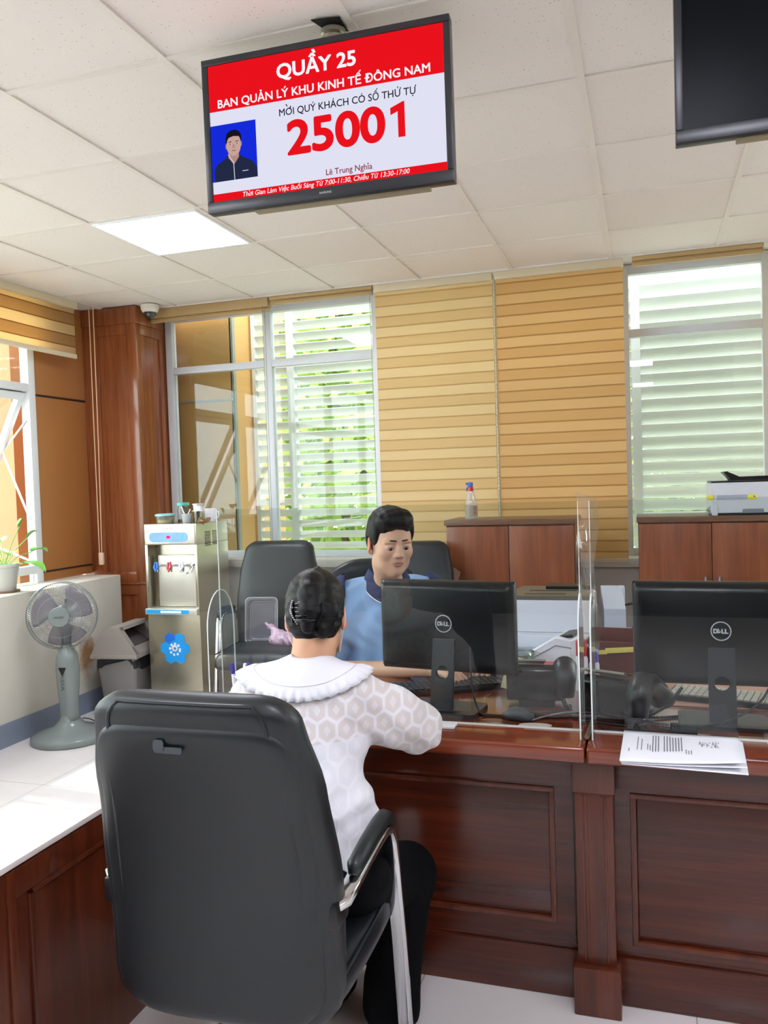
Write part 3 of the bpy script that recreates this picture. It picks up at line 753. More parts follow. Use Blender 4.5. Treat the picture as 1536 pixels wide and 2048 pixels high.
obj('paper_note', MB().prism([(0, 0), (.05, -.01), (.07, .05), (.03, .08), (-.01, .04)], .001, at(-.36, -.1985, .86, FRONT)), M('pale note', 'b58f80', rough=.6, var=0), c1)

# ---------------------------------------------------------------- things on the cabinets
sb = thing('spray_bottle', 'clear spray bottle with blue and red nozzle on the left cabinet', 'bottle', (-0.993, 4.80, 1.22))
obj('body', MB().lathe([(0.001, 0.0), (.034, 0.0), (.037, .008), (.037, .085), (.030, .12), (.022, .15), (.019, .17)], 24), clear('clear pet', 'e9eae6', 1.4, minrefl=.06, haze=.18), sb)
obj('label', MB().lathe([(.0374, .02), (.0374, .085)], 24, cap0=False, cap1=False), clear('label film', 'd8d0c6', 1.3, haze=.35, hazecol='d9d2c8'), sb)
obj('label_mark', MB().box(.02, .0335, -.031, -.0195, .035, .05).box(.022, .034, -.030, -.019, .06, .08), M('label red', 'a8502f', var=0), sb)
obj('cap', MB().cyl((0, 0, .168), (0, 0, .195), .016, .015, 16), M('red cap', 'b8222a', rough=.4, var=0), sb)
n = MB(); n.box(-.016, .013, -.012, .012, .195, .222, bev=.006); n.box(-.03, -.012, -.007, .007, .206, .220, bev=.004); n.tube([(-.006, 0, .205), (-.022, 0, .185), (-.024, 0, .17)], .004, 6)
obj('nozzle', n, M('blue nozzle', '2f62b5', rough=.4, var=0), sb)
pr = thing('laser_printer', 'white-grey printer with black top tray on the right cabinet', 'printer', (0.535, 4.93, 1.22))
PW = M('cool white plastic', 'c9cdd4', rough=.4, var=.015)
b = MB().box(-.205, .24, -.18, .17, .012, .178, bev=.012); b.box(-.20, -.17, -.184, -.15, .0, .06, bev=.006)
po = obj('body', b, PW, pr)
obj('foot', MB().box(-.19, .22, -.16, .15, 0, .014), DARKP, pr)
obj('top_cover', MB().box(-.20, .235, -.175, .165, .178, .186, bev=.003), BLACKP, pr)
m = MB(); m.prism([(-.09, .0), (.13, .0), (.13, .022), (-.05, .02), (-.115, .052), (-.13, .046), (-.105, .02)], .22, at(0, .12, .186, FRONT)); obj('output_flap', m, BLACKP, pr)
v = MB()
for i in range(9): v.box(.135, .235, -.1805, -.1795, .03 + i * .008, .033 + i * .008)
obj('vent', v, M('vent grey', '6d737c', var=0), po)
obj('hand_recess', MB().prism([(-.05, 0), (.06, 0), (.055, .022), (-.045, .022)], .0015, at(-.0, -.1802, .012, FRONT)), M('recess grey', '7d828b', var=0), po)
obj('tape', MB().box(-.175, -.02, -.1815, -.1800, .085, .11, bev=.0004), clear('tape', 'eef2f8', 1.4, haze=.3, hazecol='dfe6ee'), po)
obj('tape_tag', MB().box(-.022, .025, -.1825, -.1812, .085, .11, bev=.0004).box(-.225, -.19, -.186, -.18, .086, .112, bev=.002), M('yellow tape', 'd8d43c', rough=.4, var=0), po)
obj('tape_hole', MB().cyl((.012, -.1826, .1), (.012, -.183, .1), .0045, n=10), INK, po)
cp = MB()
for q in range(5): cp.ob((-.222 + .008 * q, -.16 - .006 * (q % 2), .018 + .007 * q), (.03, .02, .002), Matrix.Rotation(.5 * q, 3, 'Y') @ Matrix.Rotation(.7 * q, 3, 'X'))
obj('crumpled_tape', cp, clear('crumpled tape', 'dfe3da', 1.4, haze=.55, hazecol='c9cdc2'), pr)

# ---------------------------------------------------------------- display screens
SCRW = glow('screen white', 'e3e4f6', .535); SCRR = glow('screen red', 'e8121c', .56); SCRB = glow('screen black', '1d1d30', .5); TXW = glow('lettering white', 'f6f4fb', .56)
SCRP = glow('lettering purple', '8d3350', .55)
BEZ = M('tv bezel', '2a2c31', rough=.3, var=.02)
def tv_shell(name, label, loc, rz, tilt, W, H):
    t = thing(name, label, 'screen', loc, rz, 'ceiling-hung display screens'); t.rotation_euler = (tilt, 0, rz)
    f = MB(); bz = .019; bb_ = .032
    hw, hh = W / 2, H / 2
    f.box(-hw, hw, -.02, .018, hh - bz, hh, bev=.003); f.box(-hw, hw, -.02, .018, -hh, -hh + bb_, bev=.003)
    f.box(-hw, -hw + bz, -.0195, .018, -hh + bb_, hh - bz, bev=.003); f.box(hw - bz, hw, -.0195, .018, -hh + bb_, hh - bz, bev=.003)
    obj('bezel', f, BEZ, t)
    r = MB()
    R = [[Vector((x, y_, z)) for x, z in rrect(2 * hw * s, 2 * hh * s2, .02)] for y_, s, s2 in ((.018, .995, .985), (.024, .97, .95), (.055, .80, .74), (.07, .6, .6))]
    r.loft(R); ho = obj('housing', r, BLACKP, t, angle=50)
    v = MB()
    for x0 in (-.16, .13):
        for i in range(8): v.box(x0 + i * .012, x0 + i * .012 + .007, .03, .05, -hh * .965, -hh * .93)
    obj('speaker_grille', v, M('grille', '3b342c', var=0, rough=.7), ho)
    obj('underside_strip', MB().box(-hw * .62, hw * .8, .0, .03, -hh - .006, -hh + .002, bev=.002), M('tan strip', '8d8069', rough=.5, var=0), ho)
    return t, hw, hh, bz, bb_
TL = (-0.847, 2.21, 2.483)
tv, hw, hh, bz, bb_ = tv_shell('television', 'ceiling-hung screen lit red and white showing 25001', TL, 0.027, 0.02, .74, .44)
sw, sh = 2 * (hw - bz), 2 * hh - bz - bb_; sx0, sz1 = -hw + bz, hh - bz
def SX(u): return sx0 + u * sw
def SZ(v): return sz1 - v * sh
sy = -.0145
sc = obj('screen', MB().box(SX(0), SX(1), sy, sy + .004, SZ(1), SZ(0)), SCRW, tv)
obj('header_band', MB().box(SX(0), SX(1), sy - .0004, sy, SZ(.336), SZ(0)), SCRR, sc)
obj('footer_band', MB().box(SX(0), SX(1), sy - .0004, sy, SZ(1), SZ(.942)), SCRR, sc)
def stext(name, s, mat, u, v, cap, width, bold=.012, shear=0.0, dy=.0008, res=3):
    text(name, s, mat, sc, at(SX(u), sy - dy, SZ(v), FRONT), cap=cap * sh, width=width * sw, bold=bold, shear=shear, res=res)
stext('title_text', 'QUẦY 25', TXW, .478, .176, .105, .335, bold=.030)
stext('heading_text', 'BAN QUẢN LÝ KHU KINH TẾ ĐÔNG NAM', TXW, .492, .314, .062, .905, bold=.020)
stext('invitation_text', 'MOI QUÝ KHÁCH CÓ SỐ THỨ TỰ', SCRB, .598, .447, .053, .575, bold=.010)
stext('number_text', '2500', SCRR, .549, .728, .243, .405, bold=.034, res=10)
dg = MB().prism([(.06, 0), (.31, 0), (.31, 1.0), (.25, 1.0), (-.20, .86), (-.20, .66), (.06, .74)], .0003, at(SX(.803), sy - .0012, SZ(.728), FRONT @ Matrix.Diagonal((.243 * sh * .84, .243 * sh, 1, 1))))
obj('number_one', dg, SCRR, sc, smooth=False)
stext('name_text', 'Lê Trung Nghĩa', SCRP, .600, .918, .044, .194, bold=.012)
stext('hours_text', 'Thoi Gian Làm Việc Buổi Sáng Từ 7:00-11:30, Chiều Từ 13:30-17:00', TXW, .49, .986, .036, .715, bold=.006, shear=.2)
hz = MB()                                                     # horn and grave accent of two letters
for u, v, k, sl in ((.3475, .394, 1.0, 0.0), (.1665, .9625, .62, .006)):
    q = at(SX(u), sy - .0009, SZ(v), FRONT @ Matrix.Scale(k * sh, 4))
    hz.prism([(.018, -.012), (.030, -.004), (.032, .010), (.025, .010), (.022, .001), (.012, -.004)], .0005, q, mi=0 if k == 1 else 1)
    hz.prism([(-.014, .026), (-.004, .026), (.006, .008), (-.001, .008)], .0005, q, mi=0 if k == 1 else 1)
obj('accent_marks', hz, [SCRB, TXW], sc, smooth=False)
text('brand_text', 'SAMSUNG', M('silver print', 'b9bcc2', rough=.3, var=0), tv, at(0, -.0203, -hh + .013, FRONT), cap=.006, width=.036, bold=.02)
# portrait shown on the screen
PB = [glow('portrait blue', '1226c9', .66), glow('portrait navy', '232a45', .54), glow('portrait skin', 'c9a59a', .54), glow('portrait hair', '151522', .54), glow('portrait brow', '4a3436', .54), glow('portrait lip', 'a8706a', .54), glow('portrait collar', 'd6d3da', .54), glow('portrait shade', 'b48d83', .54)]
pm = MB(); px0, px1, pz0, pz1 = SX(0.0), SX(.205), SZ(.853), SZ(.438); pw, ph = px1 - px0, pz1 - pz0
def pp(poly, mi, d): pm.prism([(px0 + a * pw, pz0 + b * ph) for a, b in poly], .0002, at(0, sy - d, 0, FRONT), mi)
def ell(cx, cyy, rx, ry, n=28, e=2.0): return [(cx + rx * math.copysign(abs(math.cos(2*PI*k/n)) ** (2/e), math.cos(2*PI*k/n)), cyy + ry * math.copysign(abs(math.sin(2*PI*k/n)) ** (2/e), math.sin(2*PI*k/n))) for k in range(n)]
pp([(0, 0), (1, 0), (1, 1), (0, 1)], 0, .0002)
pp([(.06, 0), (1, 0), (.99, .18), (.9, .29), (.66, .40), (.60, .46), (.36, .46), (.30, .39), (.12, .31), (.05, .2)], 1, .0004)
pp([(.38, .50), (.37, .40), (.49, .27), (.61, .40), (.60, .50)], 7, .0006)
pp([(.36, .46), (.38, .46), (.49, .30), (.50, .0), (.485, .0), (.475, .29)], 6, .0007)
pp(ell(.345, .60, .025, .05), 7, .0007); pp(ell(.655, .62, .025, .05), 7, .0007)
pp(ell(.50, .62, .155, .19, e=2.4), 2, .0008)
pp([(.40, .475), (.60, .475), (.55, .425), (.45, .425)], 2, .00085)
pp([(.325, .66), (.33, .76), (.36, .83), (.44, .875), (.56, .88), (.645, .83), (.675, .76), (.672, .66), (.648, .72), (.62, .755), (.5, .77), (.40, .75), (.365, .71), (.35, .66)], 3, .001)
for s in (-1, 1):
    pp([(.5 + s * .045, .665), (.5 + s * .115, .672), (.5 + s * .115, .682), (.5 + s * .045, .68)][::s], 4, .0011)
    pp(ell(.5 + s * .078, .635, .030, .011), 6, .0011); pp(ell(.5 + s * .078, .635, .013, .012), 3, .0013)
pp([(.485, .63), (.515, .63), (.535, .565), (.465, .565)], 7, .0011); pp(ell(.5, .515, .05, .011), 5, .0011)
pp([(.67, .13), (.80, .13), (.80, .142), (.67, .142)], 6, .0008)
obj('portrait_photo', pm, PB, sc, smooth=False)
# pole of the screen and the cut tile it passes through
def tv_pole(loc, h0, label):
    t = thing('screen_pole', label, 'pole', (loc[0], loc[1], ZC), 0, 'poles of the hung screens')
    obj('tube', MB().cyl((0, 0, -h0), (0, 0, .05), .024, n=20), M('cream pole', 'cfc9b4', rough=.35, var=.02), t)
    obj('collar', MB().lathe([(.026, -.045), (.034, -.04), (.036, -.03), (.030, -.026), (.036, -.02), (.036, -.008), (.028, -.002)], 24), M('pewter collar', '9c9688', rough=.3, metal=.6, var=.02), t)
    obj('mount_plate', MB().box(-.05, .05, .0, .05, -h0 - .004, -h0 + .004, bev=.002), BLACKP, t)
    return t
tv_pole((-.832, 2.262), .105, 'cream pole holding up the lit red and white screen')
obj_h = struct('trim_ceiling_cutout', MB().prism([(-.875, 2.20), (-.795, 2.215), (-.795, 2.29), (-.85, 2.275)], .003, at(0, 0, ZC - .002)), BLACKHOLE)
tv2, *_ = tv_shell('television', 'blank dark screen hung from the ceiling at the top right', (.457, 2.20, 2.495), 0.0, 0.02, .74, .46)
obj('screen', MB().box(-.351, .351, -.0145, -.0105, -.198, .211), M('dark lcd', '0a0e14', rough=.32, var=0, spec=.1), tv2)
tv_pole((.457, 2.262), .09, 'cream pole holding up the blank dark screen')
# ---------------------------------------------------------------- clear acrylic guards on the counter
def acrylic(label, xa, xb, zt, fins, notch=0.02):
    t = thing('acrylic_guard', label, 'guard', ((xa + xb) / 2, 2.31, .7455), 0, 'clear acrylic counter guards')
    hw = (xb - xa) / 2; H = zt - .7455
    so = obj('sheet', MB().box(-hw, hw, -.002, .002, .004, H), ACRYL, t, smooth=False)
    e = MB(); e.box(-hw, hw, -.0026, .0026, 0, .005); e.box(-hw - .001, -hw + .0006, -.0022, .0022, .005, H); e.box(hw - .0006, hw + .001, -.0022, .0022, .005, H)
    obj('polished_edge', e, ACEDGE, so, smooth=False)
    for s, fw in fins:
        x = s * hw; n = 14
        # half-arched side fins standing square to the sheet
        poly = [(-fw, 0)] + [(-fw * math.cos(PI * k / n) , .27 + .115 * math.sin(PI * k / n)) for k in range(n + 1)] + [(fw, 0)]
        poly = poly[::-1]
        mt = Matrix.Translation((x - .002, 0, 0)) @ Matrix(((0, 0, 1, 0), (1, 0, 0, 0), (0, 1, 0, 0), (0, 0, 0, 1)))
        fo = obj('side_fin', MB().prism(poly, .004, mt), ACRYL, t, smooth=False)
        ed = MB().tube([(x, a, b_) for a, b_ in poly], .0021, 6); obj('polished_edge', ed, ACEDGE, fo)
    return t
acrylic('clear acrylic guard between the woman in white and the seated man', -1.297, -.181, 1.385, [(-1, .085), (1, .078)])
acrylic('clear acrylic guard in front of the right-hand monitor', -.150, 1.15, 1.385, [(-1, .075)])
f = MB().grid(lambda u, v: Vector((-.186 + .052 * u + .006 * math.sin(v * 9), 2.322 + .022 * math.sin(u * 3 + v * 5) + .01 * math.sin(v * 17), .98 + .43 * v - .02 * u)), 8, 22)
tag(obj('wrapping_film', f, clear('wrapping film', 'e9e6da', 1.45, rough=.05, haze=.05, minrefl=.09), fixn=False), 'loose strip of clear film peeling off the guard edge', 'film')
ACC = M('white clip', 'eceef0', rough=.35, var=0)
for i, (x, y, L, lab) in enumerate(((-.57, 2.262, .075, 'white plastic strip at the foot of the guard by the woman\'s sleeve'), (.335, 2.262, .10, 'white plastic strip at the foot of the right-hand guard'))):
    tag(obj('guard_foot', MB().box(x - L / 2, x + L / 2, y - .012, y + .04, .7455, .7535, bev=.003), ACC), lab, 'foot strip', 'white guard feet')
mr = obj('metal_rod', MB().cyl((-.165, 2.235, .7525), (-.158, 2.40, .7525), .0065, n=12), M('brushed rod', '9a917f', rough=.35, metal=.7, var=.05)); tag(mr, 'short metal rod lying between the two acrylic guards', 'rod')

# ---------------------------------------------------------------- monitors, keyboards, phones
LOGO = M('silver logo', 'a9adb4', rough=.35, metal=.3, var=0)
LOGO2 = M('white logo', 'c6c8ce', rough=.4, var=0)
def monitor(name, label, loc, rz, W, H, zc, cx=0.0):
    """seen from behind: back shell faces -y, the panel looks to +y"""
    t = thing(name, label, 'monitor', loc, rz, 'black computer monitors')
    hw, hh = W / 2, H / 2
    sh_ = MB().box(-hw, hw, .012, .03, zc - hh, zc + hh, bev=.004)
    so = obj('screen_frame', sh_, BLACKP, t)
    R = [[Vector((x, y_, zc + z)) for x, z in rrect(2 * hw * s, 2 * hh * s2, .012)] for y_, s, s2 in ((.013, .995, .99), (.0, .985, .97), (-.012, .94, .88), (-.016, .90, .82))]
    obj('back_shell', MB().loft(R), M('monitor back', '0a0d12', rough=.3, var=.02, bump=0), t, angle=50)
    obj('vent_slot', MB().box(-hw * .62, hw * .55, -.0135, -.009, zc + hh * .80, zc + hh * .825), BLACKHOLE, so)
    obj('screen', MB().box(-hw + .012, hw - .012, .0298, .0308, zc - hh + .015, zc + hh - .012), glow('monitor picture', '9db6d8', .6), so)
    lg = MB(); lg.lathe([(.0245, 0), (.0245, .001), (.0272, .001), (.0272, 0)], 40, (cx, -.0168, zc + .012), Matrix.Rotation(PI / 2, 3, 'X'), cap0=False, cap1=False)
    lo = obj('logo_ring', lg, LOGO2, t, smooth=False)
    text('logo_text', 'D', LOGO2, lo, at(cx - .0142, -.0172, zc + .006, FRONT), cap=.0125, width=.0105, bold=.05)
    text('logo_text', 'E', LOGO2, lo, at(cx - .0042, -.0172, zc + .0075, FRONT @ Matrix.Rotation(math.radians(32), 4, 'Z')), cap=.0115, width=.0075, bold=.05)
    text('logo_text', 'L', LOGO2, lo, at(cx + .0052, -.0172, zc + .006, FRONT), cap=.0125, width=.0075, bold=.05)
    text('logo_text', 'L', LOGO2, lo, at(cx + .0140, -.0172, zc + .006, FRONT), cap=.0125, width=.0075, bold=.05)
    # stand: flat neck with a round cable hole, and a foot
    nb = MB(); wN = .036; z0, z1 = .012, zc - .035; hz, hr = z0 + (z1 - z0) * .52, .0205; n = 20
    angs = sorted([2 * PI * k / n + .05 for k in range(n)] + [math.atan2(zz - hz, xx) % (2 * PI) for xx in (-wN, wN) for zz in (z0, z1)])
    circ = [(hr * math.cos(a), hz + hr * math.sin(a)) for a in angs]
    outer = []
    for a in angs:
        c, s = math.cos(a), math.sin(a)
        tt = min(wN / abs(c) if abs(c) > 1e-6 else 9, ((z1 - hz) if s > 0 else (hz - z0)) / abs(s) if abs(s) > 1e-6 else 9)
        outer.append((tt * c, hz + tt * s))
    yb, yt = -.058, -.02
    fy = lambda z: yb + (yt - yb) * (z - z0) / (z1 - z0)
    ring = lambda P, d: [Vector((x, fy(z) + d, z)) for x, z in P]
    A, B, C_, D = ring(outer, 0), ring(circ, 0), ring(circ, .012), ring(outer, .012)
    nb.loft([D, A, B, C_, D], cap=False)
    obj('stand_neck', nb, M('stand plastic', '26282e', rough=.38, var=.02), t, angle=40)
    fb = MB().prism(rrect(.235, .15, .02), .012, at(0, -.02, 0)); obj('stand_foot', fb, M('stand plastic', rough=.38), t)
    return t
ZT = .7455
monitor('computer_monitor', 'black monitor seen from behind, turned towards the seated man', (-.602, 2.465, ZT), -.50 + .36, .445, .285, .255, cx=.0)
monitor('computer_monitor', 'black monitor seen from behind at the right edge of the picture', (.192, 2.478, ZT), -.02, .475, .296, .249)
def keyboard(name, label, loc, rz, mat, kmat):
    t = thing(name, label, 'keyboard', loc, rz, 'computer keyboards')
    b = MB().box(-.215, .215, -.07, .07, 0, .016, bev=.004)
    obj('base', b, mat, t); k = MB(); random.seed(3)
    for r in range(6):
        for c in range(21):
            if c in (15, 19) and r == 0: continue
            k.box(-.205 + c * .0195, -.205 + c * .0195 + .0165, .058 - r * .021 - .0165, .058 - r * .021, .016, .0225, bev=.0015, seg=1)
    obj('keys', k, kmat, t, kind='stuff'); return t
keyboard('keyboard', 'black keyboard under the seated man\'s hands', (-.66, 2.70, ZT), .50, BLACKP, DARKP)
keyboard('keyboard', 'black keyboard with pale keys behind the right-hand monitor', (.27, 2.70, ZT), -.24, BLACKP, M('pale key', 'b9b4a6', rough=.6, var=.03))
MATP = M('pink desk mat', 'b78a78', rough=.55, var=.04)
tag(obj('desk_mat', MB().box(.0, .62, 2.62, 2.90, ZT, ZT + .002, bev=.0005, mat=None), MATP), 'pinkish desk mat under the right-hand keyboard', 'mat')
bpy.data.objects['keyboard.001'].location.z = ZT + .002
def telephone(label, loc, rz):
    t = thing('desk_telephone', label, 'telephone', loc, rz, 'black desk telephones')
    # wedge body, seen from behind: front edge low towards +y
    side = [(-.075, 0), (.09, 0), (.095, .02), (-.035, .105), (-.065, .11), (-.085, .095)]
    mt = Matrix(((0, 0, 1, -.085), (1, 0, 0, 0), (0, 1, 0, 0), (0, 0, 0, 1)))
    body = MB().prism([(a, b_ + .025) for a, b_ in side], .17, mt)
    bo = obj('body', body, BLACKG, t, angle=25)
    md = bo.modifiers.new('edge', 'BEVEL'); md.width = .006; md.segments = 2; md.angle_limit = .6
    obj('stand', MB().prism([(-.05, 0), (.08, 0), (.06, .03), (-.03, .045), (-.055, .03)], .11, Matrix(((0, 0, 1, -.05), (1, 0, 0, 0), (0, 1, 0, 0), (0, 0, 0, 1)))), BLACKP, t)
    obj('display_visor', MB().box(-.085, .035, -.012, .0, 0, .008, bev=.002, mat=Matrix.Translation((0, -.048, .138)) @ Matrix.Rotation(-.5, 4, 'X')).box(-.085, .03, -.03, .03, .0, .006, bev=.002, mat=Matrix.Translation((0, -.045, .137)) @ Matrix.Rotation(-.35, 4, 'X')), M('beige visor', '8f8a78', rough=.4, var=0), t)
    hs = [Vector((.092, -.095, .045)), Vector((.092, -.090, .10)), Vector((.092, -.062, .128)), Vector((.092, .0, .115)), Vector((.092, .06, .08)), Vector((.092, .09, .05))]
    obj('handset', MB().tube(hs, [.026, .034, .036, .028, .026, .032], 16), BLACKP, t, angle=180)
    cc = []
    for k in range(90):
        u = k / 89; a = k * 1.1; cc.append((.085 + .02 * u + .006 * math.cos(a), -.07 - .05 * math.sin(u * PI) , .03 - .02 * u + .006 * math.sin(a)))
    obj('cord', MB().tube(cc, .0016, 5), BLACKP, t)
    return t
telephone('black desk telephone beside the clear guard fin, seen from behind', (-.345, 2.58, ZT), .10)
telephone('black desk telephone at the left of the right-hand monitor', (-.080, 2.452, ZT), -.40)
ms = thing('computer_mouse', 'dark mouse lying on the counter by the telephone', 'mouse', (-.372, 2.395, ZT), 1.2)
obj('shell', MB().loft([[Vector((x * w_, -.05 + .1 * u, .002 + max(0, z) * h)) for x, z in srect(1, 1, 20, 2.5)] for u, w_, h in ((0, .008, .008), (.08, .022, .022), (.35, .03, .034), (.7, .03, .03), (.93, .022, .018), (1, .01, .008))]), M('mouse plastic', '3a3f45', rough=.3, var=0), ms, angle=180)
obj('wheel', MB().cyl((-.003, .022, .03), (.003, .022, .03), .008, n=12), BLACKP, ms)
CBL = M('black cable', '16181b', rough=.45, var=0); CBG = M('grey cable', '8b8f92', rough=.5, var=0)
def cable(label, pts, r=.003, mat=CBL, name='cable', group='cables on the counter'):
    P = [Vector(p) for p in pts]; out = []
    for i in range(len(P) - 1):
        p0, p1, p2, p3 = P[max(0, i - 1)], P[i], P[i + 1], P[min(len(P) - 1, i + 2)]
        for k in range(8):
            u = k / 8; out.append(0.5 * ((2 * p1) + (p2 - p0) * u + (2 * p0 - 5 * p1 + 4 * p2 - p3) * u * u + (3 * p1 - p0 - 3 * p2 + p3) * u ** 3))
    out.append(P[-1])
    o = obj(name, MB().tube(out, r, 8), mat, angle=180)
    return tag(o, label, 'cable', group) if label else o
z = ZT + .004
cable('black cable from the left monitor across the counter to the guards', [(-.66, 2.37, z + .02), (-.58, 2.375, z + .012), (-.50, 2.405, z), (-.38, 2.40, z), (-.25, 2.42, z), (-.19, 2.45, z)], .0034)
cable('black video lead running up behind the left monitor', [(-.52, 2.44, ZT + .20), (-.515, 2.42, ZT + .10), (-.50, 2.41, ZT + .03), (-.47, 2.395, z), (-.40, 2.415, z), (-.30, 2.47, z)], .003)
cable('thick black cable rising to the right-hand monitor\'s back', [(-.22, 2.43, z), (-.10, 2.42, z + .004), (-.01, 2.41, z + .02), (.05, 2.405, z + .06), (.085, 2.415, z + .105)], .0042)
cable('thin black cable looping past the right-hand monitor\'s stand', [(-.2, 2.40, z), (.0, 2.365, z), (.13, 2.362, z + .012), (.22, 2.372, z + .04), (.28, 2.40, z + .075), (.31, 2.43, z + .11)], .0034)
cable('loop of thin black cable lying at the foot of the guards', [(-.135, 2.37, z), (-.125, 2.335, z), (-.085, 2.33, z), (-.06, 2.355, z), (-.075, 2.40, z), (-.12, 2.41, z), (-.17, 2.44, z)], .0024)
cable('grey cable crossing under the telephone', [(-.33, 2.37, z), (-.29, 2.41, z + .004), (-.23, 2.44, z + .01), (-.17, 2.47, z), (-.05, 2.46, z), (.05, 2.40, z)], .0026, CBG)
cable('tangled black cable between the two telephones', [(-.40, 2.44, z), (-.30, 2.42, z + .012), (-.20, 2.455, z + .005), (-.08, 2.44, z + .008), (.02, 2.47, z), (.12, 2.52, z)], .0036)
tag(obj('cable_plug', MB().ob((-.055, 2.415, ZT + .009), (.04, .014, .012), Matrix.Rotation(.5, 3, 'Z'), bev=.003).ob((-.022, 2.437, ZT + .009), (.016, .010, .008), Matrix.Rotation(.5, 3, 'Z'), bev=.001), CHROME), 'silver cable plug lying on the black cables', 'plug')
tag(obj('power_adapter', MB().box(.05, .12, 2.338, 2.372, ZT, ZT + .022, bev=.006), BLACKP), 'flat black adapter box in front of the right telephone', 'adapter')
tag(obj('paper_disc', MB().prism(ell(0, 0, .047, .02), .0012, at(-.315, 2.335, ZT + .0008, Matrix.Rotation(.1, 4, 'Z'))), M('pale pink paper', 'ddcfc4', rough=.7, var=0)), 'small pale oval card lying under the cables', 'card')
# stack of printed sheets hanging a little over the counter edge
def sheet(name, label, z0, dx, rz, curl, printed):
    t = thing(name, label, 'paper', (.07 + dx, 2.19, z0), rz, 'stack of printed sheets')
    fn = lambda u, v: Vector((-.143 + .286 * u, -.135 + .25 * v, .0004 + (curl * (u ** 2) * max(0, .55 - v) * .5 if curl > 0 else 0) - .012 * max(0, .12 - v) ** 1.0 * (1 if curl <= 0 else .2)))
    obj('page', MB().grid(fn, 12, 12), PAPER, t, fixn=False, solid=.0006)
    if printed:
        m = MB(); rng = random.Random(4)
        def bar(x, y0, y1, w_=.0022):
            m.grid(lambda u, v: fn((x + w_ * u + .143) / .286, (y0 + (y1 - y0) * v + .135) / .25) + Vector((0, 0, .0012)), 2, 4)
        for i, x in enumerate((-.068, -.061, -.054, -.04, -.033, -.026, -.019, -.012, -.005, .002)):
            y0 = -.055 + .002 * i; bar(x, y0, .085 - rng.random() * .012); 
        for x in (-.095, -.105): bar(x, -.045, .08 - .06 * rng.random(), .0018)
        for x, y0, y1 in ((-.08, -.04, .01), (-.074, -.045, .0), (.012, -.06, -.02), (.018, -.062, -.03), (.024, -.062, -.025), (-.125, -.06, -.035)): bar(x, y0, y1, .0018)
        obj('print_lines', m, INK, t, fixn=False)
        s = MB()
        for k in range(14): s.tube([fn((.045 + .0035 * k + .143) / .286, (.03 + .02 * math.sin(k * 2.1) + .135) / .25) + Vector((0, 0, .0016)), fn((.0485 + .0035 * k + .143) / .286, (.035 + .024 * math.sin(k * 2.9 + 1) + .135) / .25) + Vector((0, 0, .0016))], .0007, 4)
        obj('signature', s, INK, t)
sheet('paper_sheet', 'lowest white sheet of the stack over the counter edge', ZT + .0004, .008, -.05, 0, False)
sheet('paper_sheet', 'middle white sheet of the stack over the counter edge', ZT + .0045, .004, -.035, .04, False)
sheet('paper_sheet', 'top printed sheet of the stack, with a signature', ZT + .009, 0, -.02, .065, True)
# desk clutter behind the left telephone
gj = thing('glass_jar', 'clear round glass jar behind the left telephone', 'jar', (-.438, 2.88, ZT))
obj('glass', MB().lathe([(.001, .0), (.052, 0), (.055, .01), (.055, .09), (.052, .095), (.050, .09), (.050, .012), (.001, .008)], 28), clear('jar glass', 'e4ebe6', 1.45, minrefl=.08), gj)
obj('rim', MB().lathe([(.053, .088), (.056, .092), (.053, .097), (.050, .092), (.053, .088)], 28, cap0=False, cap1=False), clear('rim glass', 'cfd8d2', 1.5, minrefl=.3), gj)
tag(obj('sticky_note', MB().ob((-.425, 2.70, ZT + .06), (.075, .006, .11), Matrix.Rotation(-.35, 3, 'X') @ Matrix.Rotation(.2, 3, 'Y')), M('pale yellow paper', 'd9cf93', rough=.8, var=0)), 'pale yellow note pad leaning on the left telephone', 'note')
tag(obj('red_box', MB().ob((-.352, 2.83, ZT + .036), (.10, .05, .072), Matrix.Rotation(.1, 3, 'Z'), bev=.006), M('red plastic', 'c4283a', rough=.4, var=0)), 'small red box behind the left telephone', 'box')
# white laser printer on the side desk
lp = thing('laser_printer', 'white laser printer with grey-brown lid on the desk behind the counter', 'printer', (-.375, 3.40, .742), .03)
obj('body', MB().box(-.20, .17, -.17, .16, 0, .235, bev=.012), WHITEP, lp)
obj('lid', MB().prism([(-.20, -.17), (.17, -.17), (.14, .14), (-.13, .14)], .014, at(0, 0, .235)), M('taupe lid', '6d6557', rough=.45, var=.03), lp)
obj('lid_slot', MB().box(-.10, .06, -.12, -.112, .2490, .2505).box(-.09, .10, -.02, -.012, .2490, .2505), BLACKHOLE, lp)
obj('tray', MB().box(-.03, .15, .03, .13, .249, .262, bev=.003), BLACKP, lp)
obj('front_seam', MB().box(-.17, .165, -.1712, -.1702, .105, .1075).box(-.168, -.163, -.1715, -.1702, .15, .205), M('seam grey', '9a9ca6', var=0), lp)
obj('front_tray', MB().box(-.19, .165, -.215, -.165, .004, .10, bev=.008), WHITEP, lp)
